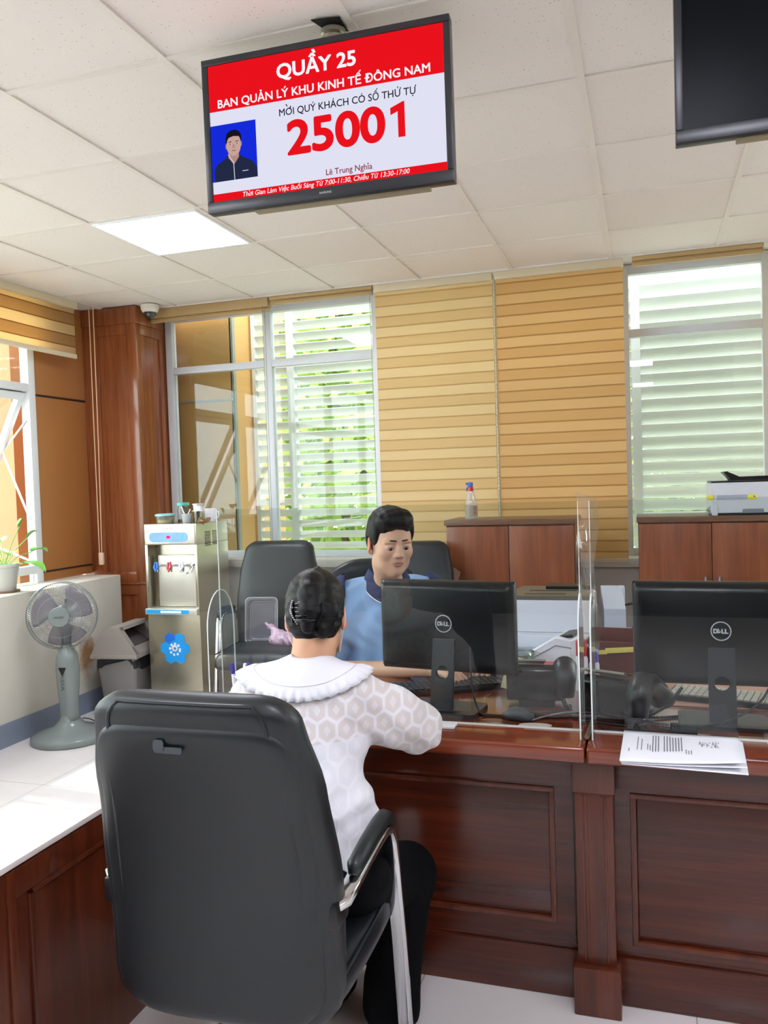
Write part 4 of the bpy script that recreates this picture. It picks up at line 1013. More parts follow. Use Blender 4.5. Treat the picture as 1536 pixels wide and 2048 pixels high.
# ticket printer, tilted white body with a dark slot
tp = thing('receipt_printer', 'small white receipt printer with sloping lid beside the laser printer', 'printer', (-.325, 2.985, ZT), -.22)
sd = [(-.075, 0), (.085, 0), (.085, .14), (.03, .15), (-.075, .085)]
mt = Matrix(((1, 0, 0, 0), (0, 0, -1, .08), (0, 1, 0, 0), (0, 0, 0, 1)))
o = obj('body', MB().prism([(x, y) for x, y in sd], .16, mt), M('receipt printer plastic', 'e4e2e8', rough=.4, var=.01), tp, angle=25); md = o.modifiers.new('edge', 'BEVEL'); md.width = .006; md.segments = 2; md.angle_limit = .5
obj('lid_seam', MB().tube([(-.0765, -.081, .055), (.03, -.081, .118)], .0014, 5).tube([(.03, -.081, .118), (.086, -.081, .112)], .0014, 5), INK, tp)
obj('paper_slot', MB().ob((.06, 0, .148), (.05, .12, .01), Matrix.Rotation(-.18, 3, 'Y')), BLACKP, tp)
pp_ = MB()
for i in range(7): pp_.ob((-.455 + .012 * math.sin(i * 2.3), 3.095 + .006 * math.cos(i), .745 + .0085 * i), (.20, .15, .007), Matrix.Rotation(.05 * math.sin(i * 1.7) + .1, 3, 'Z'), bev=.001)
tag(obj('document_folder', pp_, M('grey blue folder', '8e9cae', rough=.6, var=.1)), 'stack of grey-blue folders between monitor and white printer', 'folders')
# brown tray, pink cup, note strips, glue bottles, white bracket right of the guards
wt = thing('desk_tray', 'open brown desk tray with yellow note strips right of the guards', 'tray', (-.115, 3.10, ZT), -.08)
TRY = M('red brown tray', '5f2a20', rough=.35, var=.05)
m = MB(); m.box(-.10, .10, -.09, .09, 0, .006); m.box(-.10, .10, -.09, -.082, .006, .115, bev=.004); m.box(-.10, .10, .082, .09, .006, .135, bev=.004); m.box(-.10, -.092, -.082, .082, .006, .115, bev=.002); m.box(.092, .10, -.082, .082, .006, .115, bev=.002)
obj('shell', m, TRY, wt)
ns = MB().ob((.02, -.094, .088), (.11, .006, .018), Matrix.Rotation(-.08, 3, 'Y'), bev=.001); ns.ob((-.06, -.096, .078), (.06, .005, .014), Matrix.Rotation(-.05, 3, 'Y'))
tag(obj('note_strip', ns, M('yellow paper', 'e3d46a', rough=.8, var=0)), 'yellow note strip stuck to the front of the brown tray', 'note'); bpy.data.objects['note_strip'].location = (-.115, 3.095, ZT)
cu = thing('tape_cup', 'pale pink round cup with something blue in it behind the brown tray', 'cup', (-.045, 3.29, .742))
obj('cup', MB().lathe([(.001, 0), (.048, 0), (.05, .004), (.05, .115), (.046, .115), (.046, .02), (.001, .02)], 26), M('pale pink plastic', 'e6c9c6', rough=.4, var=0), cu)
obj('blue_insert', MB().box(-.02, .035, -.02, .02, .02, .128, bev=.008), M('blue plastic', '2347a8', rough=.4, var=0), cu)
for x, y, r, h, cap, lab in ((-.215, 2.76, .021, .17, 'c43a38', 'white glue bottle with red cap behind the guard fin'), (-.176, 2.78, .017, .135, '5a34c8', 'slim white bottle with violet cap behind the guard fin')):
    bt = thing('glue_bottle', lab, 'bottle', (x, y, ZT), 0, 'glue bottles behind the guard')
    obj('body', MB().lathe([(.001, 0), (r, 0), (r, h * .62), (r * .8, h * .68)], 18), M('milky plastic', 'e4e3ea', rough=.4, var=0), bt)
    obj('cap', MB().lathe([(r * .85, h * .68), (r * .85, h * .97), (r * .6, h)], 18), M('cap ' + cap, cap, rough=.4, var=0), bt)
br = thing('white_box_file', 'tall pale grey magazine file standing behind the guards', 'file', (-.135, 3.36, .742), .1)
mt = Matrix(((0, 0, 1, -.04), (1, 0, 0, 0), (0, 1, 0, 0), (0, 0, 0, 1)))
obj('shell', MB().prism([(-.12, 0), (.12, 0), (.12, .26), (.09, .26), (-.12, .20)], .08, mt), M('pale grey file', 'c5c9d6', rough=.5, var=.02), br, angle=25)
obj('spine_rib', MB().box(.028, .052, .07, .11, .08, .262, bev=.004), WHITEP, br)
cable('black charger lead from the pale file to the wall', [(-.09, 3.40, .935), (-.05, 3.40, .94), (-.015, 3.40, .92), (-.005, 3.41, .86), (-.02, 3.41, .81), (-.06, 3.41, .80)], .0045)
# pens in a stand at the left end of the counter
ps = thing('pen_stand', 'blue desk stand holding pens at the left end of the counter', 'stand', (-1.205, 2.255, ZT))
obj('base', MB().box(-.045, .045, -.03, .03, 0, .03, bev=.008), M('blue stand', '2f62b8', rough=.4, var=0), ps)
for i, (dx, tilt) in enumerate(((-.018, -.04), (.012, .06), (.028, .03))):
    pn = thing('pen', ('white pen with violet end leaning left in the blue stand', 'white pen in the middle of the blue stand, its end turned away', 'white pen with violet end leaning right in the blue stand')[i], 'pen', (-1.205 + dx, 2.255, ZT + .028), 0, 'pens in the blue stand')
    pn.rotation_euler = (.05, tilt, 0)
    obj('barrel', MB().lathe([(.003, 0), (.006, .01), (.006, .105)], 14), M('pen white', 'e9e9f0', rough=.3, var=0), pn)
    obj('end_cap', MB().lathe([(.0064, .105), (.0068, .125), (.005, .138), (.001, .14)], 14), M('pen violet', '3a2f9c', rough=.3, var=0) if i != 1 else _mats['pen white'], pn)

# ---------------------------------------------------------------- water dispenser
SS = M('brushed stainless', 'b9b39f', rough=.26, metal=.92, var=.05, vscale=3)
SSW = M('pale stainless', 'd4d0c2', rough=.35, metal=.55, var=.02)
wd = thing('water_dispenser', 'tall stainless water dispenser with blue flower sticker by the column', 'dispenser', (-2.925, 4.60, 0), .02)
m = MB(); hw = .19
m.box(-hw, hw, .004, .42, .03, .665, bev=.003)
m.box(-hw, -hw + .02, 0, .42, .665, 1.10, bev=.002); m.box(hw - .02, hw, 0, .42, .665, 1.10, bev=.002); m.box(-hw + .02, hw - .02, .09, .42, .665, 1.10)
m.box(-hw, hw, 0, .42, 1.10, 1.235, bev=.004)
wo = obj('cabinet', m, SS, wd, angle=30)
for sx in (-.16, .16):
    for yy in (.04, .38): obj('foot', MB().cyl((sx, yy, 0), (sx, yy, .031), .018, n=12), BLACKP, wd)
obj('control_panel', MB().box(-hw + .012, hw - .012, -.004, .0, 1.108, 1.228, bev=.001), SSW, wd)
obj('display', MB().prism(rrect(.283, .062, .03, 8), .0012, at(-.012, -.004, 1.150, FRONT)), M('blue display', '5d8ae6', rough=.25, var=.15, vscale=14, emit=.25), wo)
obj('display_digits', MB().box(-.025, .002, -.0068, -.0054, 1.141, 1.160, bev=.0005), glow('red digits', 'f0305a', 1.1), wo)
obj('display_button', MB().cyl((.085, -.0052, 1.153), (.085, -.0066, 1.153), .014, n=18), M('teal button', '4fa6c9', rough=.3, var=0), wo)
text('brand_text', 'ELKA', M('grey print', '6b6b6b', rough=.5, var=0), wo, at(-.018, -.0045, 1.192, FRONT), cap=.024, width=.075, bold=-.005)
bp = MB(); bp.box(-.135, .165, .055, .088, .69, 1.03, bev=.012); obj('tap_panel', bp, SSW, wd)
for i, (x, col, nm) in enumerate(((-.10, '1f6fd0', 'blue tap handle'), (-.005, 'c8434f', 'red tap handle'), (.082, 'dfe6f0', 'white tap handle'))):
    tp_ = obj('tap', MB().cyl((x, .06, .965), (x, .0, .965), .009, n=12).cyl((x, .005, .965), (x, .002, .925), .009, .007, n=12), CHROME, wd)
    h = obj('tap_handle', MB().tube([(x - .010, -.012, .985), (x + .005, -.014, .988), (x + .013, -.02, .96), (x - .002, -.028, .933), (x - .013, -.02, .955)], .008, 8, closed=True), M(nm, col, rough=.3, var=0), tp_); h['label'] = nm
obj('tap', MB().cyl((.145, .06, .965), (.145, .01, .97), .009, n=12).tube([(.145, .01, .97), (.16, -.005, .955), (.14, -.01, .925), (.11, -.005, .915)], .006, 8), CHROME, wd)
obj('drip_ledge', MB().box(-hw + .002, hw - .002, -.03, .09, .650, .690, bev=.006), SSW, wd)
sk = obj('ledge_sticker', MB().box(-.18, .13, -.0312, -.0302, .657, .683), M('blue sticker', '2aa4de', rough=.35, var=.1, vscale=20), wd)
obj('sticker_stripe', MB().box(-.075, .075, -.0316, -.0313, .662, .678), M('white sticker', 'dceef8', rough=.4, var=.06, vscale=60), sk)
fl = MB(); 
for k in range(6):
    a = k * PI / 3; cx, cz = .068 * math.cos(a), .068 * math.sin(a)
    fl.prism([(cx + .043 * math.cos(q * PI / 3 + PI / 6), cz + .043 * math.sin(q * PI / 3 + PI / 6)) for q in range(6)], .001 + .0001 * k, at(.0, .0035, .428, FRONT), mi=1 if k == 2 else 0)
fl.prism(ell(0, 0, .05, .05), .0018, at(0, .0035, .428, FRONT))
fo = obj('flower_sticker', fl, [M('sky blue sticker', '1f9dea', rough=.35, var=.08, vscale=8), M('deep blue sticker', '1a6fe0', rough=.35, var=.05)], wd, smooth=False)
ff = MB(); ff.prism(ell(-.002, .002, .022, .022, 10), .0012, at(0, .0022, .428, FRONT))
for k in range(9):
    a = k * .75; ff.prism(ell(.036 * math.cos(a) , .036 * math.sin(a) - .006, .009, .009, 8), .0010, at(0, .0022, .428, FRONT))
obj('sticker_print', ff, M('pale print', 'dfe8f4', rough=.4, var=.15, vscale=90), fo)
obj('sticker_centre', MB().prism(ell(0, 0, .009, .009, 14), .0006, at(0, .0009, .428, FRONT)), M('slate print', '5f7894', rough=.4, var=0), fo)
v = MB()
for y0 in (.105, .205):
    for k in range(10): v.box(hw - .001, hw + .0008, y0, y0 + .075, 1.085 + k * .0098, 1.0895 + k * .0098)
obj('vent_slots', v, BLACKHOLE, wo)
# things standing on the dispenser
ZD = 1.235
TEAL = M('teal lid', '4fb7a6', rough=.4, var=0); TEAL2 = M('pale teal lid', '8fcfcb', rough=.4, var=0)
CG = clear('thin clear glass', 'e6ebe8', 1.45, minrefl=.07)
fc = thing('food_container', 'low round clear container with pale teal lid on the dispenser', 'container', (-3.02, 4.70, ZD))
obj('bowl', MB().lathe([(.001, 0), (.055, 0), (.062, .05), (.060, .05), (.053, .004), (.001, .003)], 28), clear('milky container', 'eceade', 1.4, haze=.10, minrefl=.05), fc)
obj('contents', MB().lathe([(.001, .004), (.0525, .004), (.055, .022), (.001, .026)], 24), M('pale yellow food', 'd9cf8e', rough=.7, var=.1), fc)
obj('lid', MB().lathe([(.064, .048), (.066, .05), (.066, .06), (.056, .064), (.001, .064)], 28), TEAL2, fc)
jr = thing('screw_jar', 'tall glass jar with green screw lid on the dispenser', 'jar', (-2.92, 4.76, ZD))
obj('glass', MB().lathe([(.001, 0), (.036, 0), (.038, .01), (.038, .085), (.032, .10), (.034, .115)], 26), CG, jr)
obj('contents', MB().lathe([(.001, .003), (.035, .003), (.035, .022), (.001, .024)], 20), M('dark red contents', '54161a', rough=.6, var=.2, vscale=60), jr)
obj('lid', MB().lathe([(.039, .112), (.041, .114), (.041, .13), (.036, .133), (.001, .133)], 26), TEAL, jr)
cp = thing('plastic_cup', 'small clear cup with two white stirrers on the dispenser', 'cup', (-2.86, 4.70, ZD))
obj('cup', MB().lathe([(.001, 0), (.028, 0), (.033, .06), (.032, .06), (.027, .004), (.001, .003)], 24), clear('frosted cup', 'e6e8ea', 1.4, haze=.22, minrefl=.06), cp)
for i, (a, b_) in enumerate((((.012, -.01, .01), (-.045, .01, .11)), ((-.012, 0, .008), (.02, .015, .09)))):
    o = obj('stirrer', MB().tube([Vector(a), Vector(b_)], .0032, 8), M('white stirrer', 'f0ece4', rough=.4, var=0)); o.location = cp.location
    tag(o, ('white stirrer leaning far left in the clear cup', 'pale stirrer leaning right in the clear cup')[i], 'stirrer', 'stirrers in the clear cup')
gc = thing('coffee_glass', 'handled glass with black coffee under a metal drip filter', 'glass', (-2.785, 4.72, ZD))
obj('glass', MB().lathe([(.001, .0), (.03, 0), (.033, .008), (.033, .075), (.031, .075), (.030, .01), (.001, .008)], 26), CG, gc)
obj('coffee', MB().lathe([(.001, .009), (.0295, .009), (.0295, .032), (.001, .032)], 24), M('black coffee', '1a0f0b', rough=.1, var=0), gc)
obj('handle', MB().tube([(-.032, 0, .065), (-.055, 0, .062), (-.06, 0, .04), (-.05, 0, .018), (-.032, 0, .015)], .004, 8), CG, gc)
dp = thing('drip_filter', 'white metal coffee drip filter set on the coffee glass', 'filter', (-2.785, 4.72, ZD + .0755))
obj('cup', MB().lathe([(.042, 0), (.042, .003), (.029, .004), (.031, .04), (.034, .042)], 26), M('white enamel', 'e6e6e8', rough=.3, var=0), dp)
obj('lid', MB().lathe([(.037, .042), (.037, .048), (.012, .052), (.001, .052)], 26), M('pale steel lid', 'd6d2cb', rough=.3, metal=.5, var=0), dp)
obj('plunger', MB().tube([(.014, 0, .05), (.018, 0, .075)], .003, 8), M('tan rod', 'c4a07c', rough=.5, var=0), dp)
wm = thing('mug', 'plain white mug at the right end of the dispenser top', 'mug', (-2.765, 4.84, ZD))
obj('body', MB().lathe([(.001, 0), (.034, 0), (.038, .006), (.039, .088), (.036, .088), (.035, .008), (.001, .006)], 28), M('white ceramic', 'eef0f3', rough=.2, var=0), wm)
obj('handle', MB().tube([(.037, .0, .072), (.06, .0, .068), (.064, .0, .045), (.056, .0, .025), (.037, .0, .02)], .005, 10), _mats['white ceramic'], wm)
sn = MB(); rng = np.random.RandomState(5)
for k in range(26):
    p = Vector((-2.748 + rng.rand() * .035, 4.64 + rng.rand() * .09, ZD + .004 + rng.rand() * .018)); u = Vector(rng.normal(size=3)).normalized(); v_ = u.orthogonal().normalized(); L = .012 + .012 * rng.rand()
    sn.raw([p - u * L, p + v_ * L * .6, p + u * L, p - v_ * L * .6 + Vector((0, 0, .004))], [(0, 1, 2, 3)])
o = obj('dried_tea', sn, M('dry leaf', '8d7048', rough=.8, var=.3, vscale=60), smooth=False, fixn=False); tag(o, 'little heap of dry brown tea leaves at the dispenser corner', 'tea leaves', kind='stuff')

# ---------------------------------------------------------------- standing fan
FANG = M('grey green fan plastic', '7c8583', rough=.22, var=.02); FAND = M('dark grey fan plastic', '4c5055', rough=.35, var=.02); WIRE = M('grille wire', '8d928f', rough=.35, metal=.4, var=0)
fn_ = thing('standing_fan', 'grey standing fan with round wire guard by the left wall', 'fan', (-3.275, 4.00, 0))
b = MB().lathe([(.001, 0), (.215, 0), (.222, .01), (.222, .028), (.21, .042), (.15, .062), (.09, .085), (.058, .12), (.05, .15)], 40, cap0=False)
obj('base', b, FANG, fn_, angle=60)
b = MB().loft([[Vector((x * sx_, y * sx_ * .9, z)) for x, y in srect(1, 1, 22, 2.4)] for z, sx_ in ((.10, .062), (.16, .052), (.22, .054), (.32, .062), (.42, .066), (.50, .060), (.545, .040), (.57, .024))])
po = obj('pole_housing', b, FANG, fn_, angle=180)
obj('badge', MB().prism([(-.022, .018), (0, -.026), (.022, .018), (.018, .023), (-.018, .023)], .004, Matrix.Rotation(.25, 4, 'Z') @ at(-.004, -.0600, .415, FRONT)), BLACKP, po)
text('side_text', 'ASIA', M('dark print', '4a5351', rough=.5, var=0), po, Matrix.Rotation(.25, 4, 'Z') @ at(-.016, -.0612, .352, FRONT @ Matrix.Rotation(-PI / 2, 4, 'Z')), cap=.022, width=.105, bold=.0)
obj('neck', MB().tube([(0, .0, .56), (.0, .0, .62), (0, 0.01, .67)], [.026, .03, .034], 16), FAND, fn_, angle=180)
face = math.radians(-52)                               # the head looks back towards the hall
hd = Matrix.Translation((-.02, 0, .735)) @ Matrix.Rotation(math.radians(28), 4, 'Z') @ Matrix.Rotation(-.03, 4, 'X')
mo = MB(); mo.loft([[hd @ Vector((x, y_, z)) for x, z in srect(r, r * .95, 20, 2.3)] for y_, r in ((.055, .035), (.06, .05), (.10, .062), (.15, .058), (.19, .04), (.2, .02))]); obj('motor', mo, FAND, fn_, angle=180)
obj('speed_knob', MB().cyl(hd @ Vector((0, .11, .06)), hd @ Vector((0, .11, .085)), .006, n=10), BLACKP, fn_)
def cage(yc, dome, name, hub):
    m = MB(); R = .196
    for k in range(96):
        a = 2 * PI * k / 96; pts = []
        for q in range(7):
            u = q / 6; r = hub + (R - hub) * u; pts.append(hd @ Vector((r * math.cos(a + .25 * (1 - u)), yc + dome * (1 - u ** 3), r * math.sin(a + .25 * (1 - u)))))
        m.tube(pts, .0011, 4)
    for r, th in ((R, .004), (R * .62, .0014)):
        u = (r - hub) / (R - hub)
        m.tube([hd @ Vector((r * math.cos(2 * PI * k / 48), yc + dome * (1 - u ** 3), r * math.sin(2 * PI * k / 48))) for k in range(48)], th, 6, closed=True)
    return obj(name, m, WIRE, fn_)
cf = cage(-.03, -.055, 'front_guard', .055); cage(.02, .035, 'rear_guard', .06)
hm = hd @ Matrix.Rotation(PI / 2, 4, 'X')
ho = obj('hub_badge', MB().lathe([(.058, .082), (.060, .09), (.056, .098), (.045, .1), (.001, .1)], 30, mat=None, c=(0, 0, 0)), FANG, fn_); ho.data.transform(hm)
text('hub_text', 'ASANZO', M('dark print', '4a5351'), ho, hd @ at(0, -.1012, -.006, FRONT), cap=.010, width=.052, bold=.02)
st = obj('sticker', MB().cyl(hd @ Vector((-.055, -.072, -.052)), hd @ Vector((-.055, -.0735, -.052)), .014, n=18), M('pale pink sticker', 'ead3da', rough=.4, var=0), cf)
BL = clear('smoky blade', 'b9b2bb', 1.45, haze=.45, hazecol='a39da6', minrefl=.05)
for k in range(3):
    def bf(u, v, k=k):
        r = .03 + .145 * u; a = 2 * PI * k / 3 + (-.3 + 1.5 * v) * (.75 + .25 * math.sin(u * 2.4)) + .9 * u * .35; return hd @ Vector((r * math.cos(a), -.008 + .028 * (v - .5), r * math.sin(a)))
    obj('blade', MB().grid(bf, 9, 9), BL, fn_, fixn=False, solid=.0025)
obj('blade_hub', MB().cyl(hd @ Vector((0, -.03, 0)), hd @ Vector((0, .05, 0)), .032, n=18), FAND, fn_)
pc = cable(None, [(-3.21, 4.03, .12), (-3.17, 4.06, .105), (-3.12, 4.09, .06), (-3.09, 4.11, .02), (-3.05, 4.16, .006), (-3.02, 4.3, .006)], .0035, CBL, 'power_cord'); pc.parent = fn_; pc.location = -fn_.location

# ---------------------------------------------------------------- bin
bn = thing('litter_bin', 'tall grey litter bin with swing lid and black liner in the corner', 'bin', (-3.325, 4.66, 0), math.radians(97))
R = [[Vector((x, y, z)) for x, y in rrect(a, b_, .03)] for z, a, b_ in ((0, .26, .21), (.008, .27, .22), (.375, .345, .285))]
obj('body', MB().loft(R), M('grey bin plastic', '8f8d8a', rough=.45, var=.03), bn, angle=50)
lid = MB(); hw, hd_ = .195, .165
lid.box(-hw, hw, -hd_, hd_, .372, .398, bev=.006)
prof = [(-hd_ + .004, .398), (hd_ - .004, .398), (hd_ * .62, .50), (.03, .575), (-.045, .575), (-hd_ * .75, .455)]
side = lambda x: [Vector((x, y, z)) for y, z in prof]
lid.loft([side(-hw + .006), side(-hw + .016)]); lid.loft([side(hw - .016), side(hw - .006)])
lid.loft([[Vector((x, y, z)) for y, z in ((hd_ - .004, .398), (hd_ * .62, .50), (.03, .575), (-.045, .575), (-.03, .565), (.02, .562), (hd_ * .55, .49), (hd_ - .02, .40))] for x in (-hw + .016, hw - .016)])
# frame of the opening on the sloping front
a0, a1 = Vector((0, -.045, .575)), Vector((0, -hd_ + .004, .40))
def rail(p, q, x0, x1): lid.loft([[Vector((x, p.y, p.z)), Vector((x, q.y, q.z)), Vector((x, q.y + .012, q.z)), Vector((x, p.y + .012, p.z - .004))] for x in (x0, x1)])
rail(a0, a0 + (a1 - a0) * .12, -hw + .016, hw - .016); rail(a0 + (a1 - a0) * .72, a1, -hw + .016, hw - .016)
rail(a0, a1, -hw + .016, -hw + .05); rail(a0, a1, hw - .05, hw - .016)
lo = obj('lid', lid, M('taupe lid plastic', 'a39b93', rough=.4, var=.03), bn, angle=30)
obj('swing_flap', MB().ob((0, -.03, .475), (.28, .008, .14), Matrix.Rotation(-.95, 3, 'X')), M('dark taupe flap', '5c5754', rough=.45, var=.03), lo)
def lf(u, v):
    a = 2 * PI * u; c, s = math.cos(a), math.sin(a); e = .35
    x = .178 * math.copysign(abs(c) ** e, c); y = .148 * math.copysign(abs(s) ** e, s)
    drop = .055 + .03 * math.sin(a * 3 + 1) + .015 * math.sin(a * 7)
    k = 1 + .03 * v * math.sin(a * 13) + .02 * math.sin(v * PI)
    return Vector((x * k, y * k, .374 - drop * v))
obj('liner', MB().grid(lf, 72, 6, cu=True), M('black bin liner', '1d2026', rough=.3, var=.1, vscale=20), bn, fixn=False, angle=180)

# ---------------------------------------------------------------- plant on the sill, tray and bag on the chair
pt = thing('potted_plant', 'green leafy plant in a grey pot on the left window sill', 'plant', (-3.70, 4.0, .868))
obj('pot', MB().lathe([(.001, 0), (.055, 0), (.06, .01), (.082, .15), (.088, .155), (.088, .172), (.078, .172), (.076, .15), (.001, .145)], 28), M('grey white pot', 'c9c8c2', rough=.5, var=.03), pt)
obj('saucer', MB().lathe([(.001, -.0), (.08, 0), (.085, .012), (.078, .012), (.001, .006)], 24), M('brown saucer', '8a6a58', rough=.6, var=.03), pt)
PL = M('plant leaf', '6fae4a', rough=.35, var=.25, vscale=8); PS = M('plant stem', '8fbf62', rough=.5, var=.1)
rng = random.Random(11)
for i, (a, el, L, s) in enumerate(((0.6, .9, .22, .14), (1.3, .4, .20, .16), (2.4, .8, .2, .12), (3.6, .6, .18, .12), (4.7, .9, .24, .14), (5.6, .5, .17, .17), (.1, .15, .13, .19), (.9, 1.2, .26, .12), (3.0, 1.2, .22, .12))):
    d = Vector((math.cos(a) * math.cos(el), math.sin(a) * math.cos(el), math.sin(el))); b0 = Vector((0, 0, .15)); b1 = b0 + d * L
    obj('stem', MB().tube([b0, b0 + d * L * .5 + Vector((0, 0, .02)), b1], .0035, 6), PS, pt)
    sd_ = d.cross(Vector((0, 0, 1))).normalized(); upv = sd_.cross(d).normalized()
    def lfn(u, v, b1=b1, d=d, sd_=sd_, upv=upv, s=s):
        w_ = math.sin(PI * min(1, u * .93 + .04)) ** .8 * (1 - .35 * u) * s * .36
        return b1 + d * (u * s) * (1 - .2 * u) + sd_ * (w_ * (v - .5) * 2) + Vector((0, 0, -.06 * u * u)) * (s / .15) + upv * (abs(v - .5) * .03)
    obj('leaf', MB().grid(lfn, 10, 5), PL, pt, fixn=False)
tr = thing('plastic_tray', 'clear ribbed plastic food tray leaning on the empty chair\'s back', 'tray', (-2.272, 4.535, .495), .18)
tr.rotation_euler = (-.13, 0, .18); tr.scale = (.95, .95, .9)
TRM = clear('tray plastic', 'e6e4ea', 1.45, haze=.22, hazecol='d9d6de', minrefl=.1)
R = [[Vector((x, y_, .155 + z)) for x, z in rrect(a, b_, .03)] for y_, a, b_ in ((.0, .215, .31), (.002, .205, .30), (.004, .185, .28), (.03, .165, .255), (.032, .155, .245))]
obj('shell', MB().loft(R, cap=False).prism(rrect(.155, .245, .02), .001, at(0, .032, .155, FRONT)), TRM, tr, angle=50)
rb = MB()
for i in range(9):
    for j in range(14): rb.lathe([(.0035, 0), (.002, .004), (.0005, .005)], 6, (-.06 + .015 * i, .031, .155 - .10 + .0155 * j), Matrix.Rotation(PI / 2, 3, 'X'))
obj('dimples', rb, TRM, tr)
ri = MB().tube([(x, 0, .155 + z) for x, z in rrect(.215, .31, .03)], .003, 6, closed=True); ri.tube([(x, .03, .155 + z) for x, z in rrect(.166, .256, .025)], .0018, 5, closed=True); obj('rim', ri, clear('tray rim', 'f2f1f5', 1.5, haze=.5, hazecol='eeedf2', minrefl=.2), tr)
# ================================================================ people: smooth implicit bodies turned into one mesh
def axis(lo, hi, coarse, fine=()):
    xs = []; x = lo
    while x < hi:
        xs.append(x); st = coarse
        for a, b, s in fine:
            if a - st <= x < b: st = min(st, s)
        x += st
    xs.append(hi); return np.array(xs)
class SDF:
    """list of rounded cones / ellipsoids / boxes blended with smooth unions and cuts"""
    def __init__(s): s.p = []
    def cone(s, a, b, ra, rb=None, k=.02, op='u'): s.p.append(('c', np.array(a, float), np.array(b, float), ra, ra if rb is None else rb, k, op)); return s
    def chain(s, pts, rs, k=.02, op='u'):
        for i in range(len(pts) - 1): s.cone(pts[i], pts[i + 1], rs[i], rs[i + 1], k, op)
        return s
    def ell(s, c, r, rot=None, k=.015, op='u'): s.p.append(('e', np.array(c, float), np.array(r, float), np.array(rot.to_3x3()) if rot is not None else np.eye(3), 0, k, op)); return s
    def box(s, c, h, rad, rot=None, k=.01, op='u'): s.p.append(('b', np.array(c, float), np.array(h, float), np.array(rot.to_3x3()) if rot is not None else np.eye(3), rad, k, op)); return s
    def plane(s, p, n, op='i'): s.p.append(('p', np.array(p, float), np.array(n, float), 0, 0, 0, op)); return s
    def bounds(s, q):
        t, a, b, c, d = q[:5]
        if t == 'c': return np.minimum(a - c, b - d), np.maximum(a + c, b + d)
        if t == 'e': e = np.abs(c) @ b; return a - e, a + e
        if t == 'b': e = np.abs(c) @ b + d; return a - e, a + e
    def ev(s, q, X, Y, Z):
        t, a, b, c, d = q[:5]
        if t == 'c':
            ab = b - a; L2 = ab @ ab + 1e-12
            h = np.clip(((X - a[0]) * ab[0] + (Y - a[1]) * ab[1] + (Z - a[2]) * ab[2]) / L2, 0, 1)
            dx, dy, dz = X - a[0] - h * ab[0], Y - a[1] - h * ab[1], Z - a[2] - h * ab[2]
            return np.sqrt(dx * dx + dy * dy + dz * dz) - (c + (d - c) * h)
        x, y, z = X - a[0], Y - a[1], Z - a[2]
        u = c[0, 0] * x + c[1, 0] * y + c[2, 0] * z; v = c[0, 1] * x + c[1, 1] * y + c[2, 1] * z; w_ = c[0, 2] * x + c[1, 2] * y + c[2, 2] * z
        if t == 'e':
            k0 = np.sqrt((u / b[0]) ** 2 + (v / b[1]) ** 2 + (w_ / b[2]) ** 2); k1 = np.sqrt((u / b[0] ** 2) ** 2 + (v / b[1] ** 2) ** 2 + (w_ / b[2] ** 2) ** 2) + 1e-9
            return k0 * (k0 - 1) / k1
        qx, qy, qz = np.abs(u) - b[0], np.abs(v) - b[1], np.abs(w_) - b[2]
        return np.sqrt(np.maximum(qx, 0) ** 2 + np.maximum(qy, 0) ** 2 + np.maximum(qz, 0) ** 2) + np.minimum(np.maximum(qx, np.maximum(qy, qz)), 0) - d
    def field(s, xs, ys, zs, grow=0.0, warp=None):
        F = np.full((len(xs), len(ys), len(zs)), .06); mg = .05 + grow
        for q in s.p:
            if q[0] == 'p':
                n = q[2]; d = (xs - q[1][0])[:, None, None] * n[0] + (ys - q[1][1])[None, :, None] * n[1] + (zs - q[1][2])[None, None, :] * n[2]
                F = np.maximum(F, d + 0 * F); continue
            lo, hi = s.bounds(q); sl = []
            for ax, l, h in ((xs, lo[0], hi[0]), (ys, lo[1], hi[1]), (zs, lo[2], hi[2])):
                sl.append(slice(max(0, np.searchsorted(ax, l - mg) - 1), np.searchsorted(ax, h + mg) + 1))
            X = xs[sl[0]][:, None, None]; Y = ys[sl[1]][None, :, None]; Z = zs[sl[2]][None, None, :]
            d = s.ev(q, X, Y, Z); f = F[tuple(sl)]; k = q[5]
            if q[6] == 'u':
                d = d - grow; h = np.maximum(k - np.abs(f - d), 0) / max(k, 1e-9); F[tuple(sl)] = np.minimum(f, d) - h * h * k * .25
            elif q[6] == 's':
                d = -d; h = np.maximum(k - np.abs(f - d), 0) / max(k, 1e-9); F[tuple(sl)] = np.maximum(f, d) + h * h * k * .25
        if warp is not None: F = F + warp(xs[:, None, None], ys[None, :, None], zs[None, None, :])
        return F
    def mesh(s, xs, ys, zs, grow=0.0, warp=None, smooth=1):
        F = s.field(xs, ys, zs, grow, warp); ins = F < 0
        n = [len(a) - 1 for a in (xs, ys, zs)]
        cnt = np.zeros(n); acc = np.zeros(n + [3])
        ax = (xs, ys, zs)
        def corner(i, j, k): return tuple(slice(o, o + m) for o, m in zip((i, j, k), n))
        for d in range(3):
            for o in ((0, 0), (0, 1), (1, 0), (1, 1)):
                c0 = [0, 0, 0]; oth = [q for q in range(3) if q != d]; c0[oth[0]], c0[oth[1]] = o; c1 = list(c0); c1[d] = 1
                f0, f1 = F[corner(*c0)], F[corner(*c1)]; x = (f0 < 0) != (f1 < 0)
                if not x.any(): continue
                idx = np.nonzero(x); t = f0[x] / (f0[x] - f1[x]); P = np.empty((len(idx[0]), 3))
                for q in range(3):
                    P[:, q] = ax[q][idx[q] + c0[q]] if q != d else ax[q][idx[q]] + t * (ax[q][idx[q] + 1] - ax[q][idx[q]])
                cnt[x] += 1; acc[x] += P
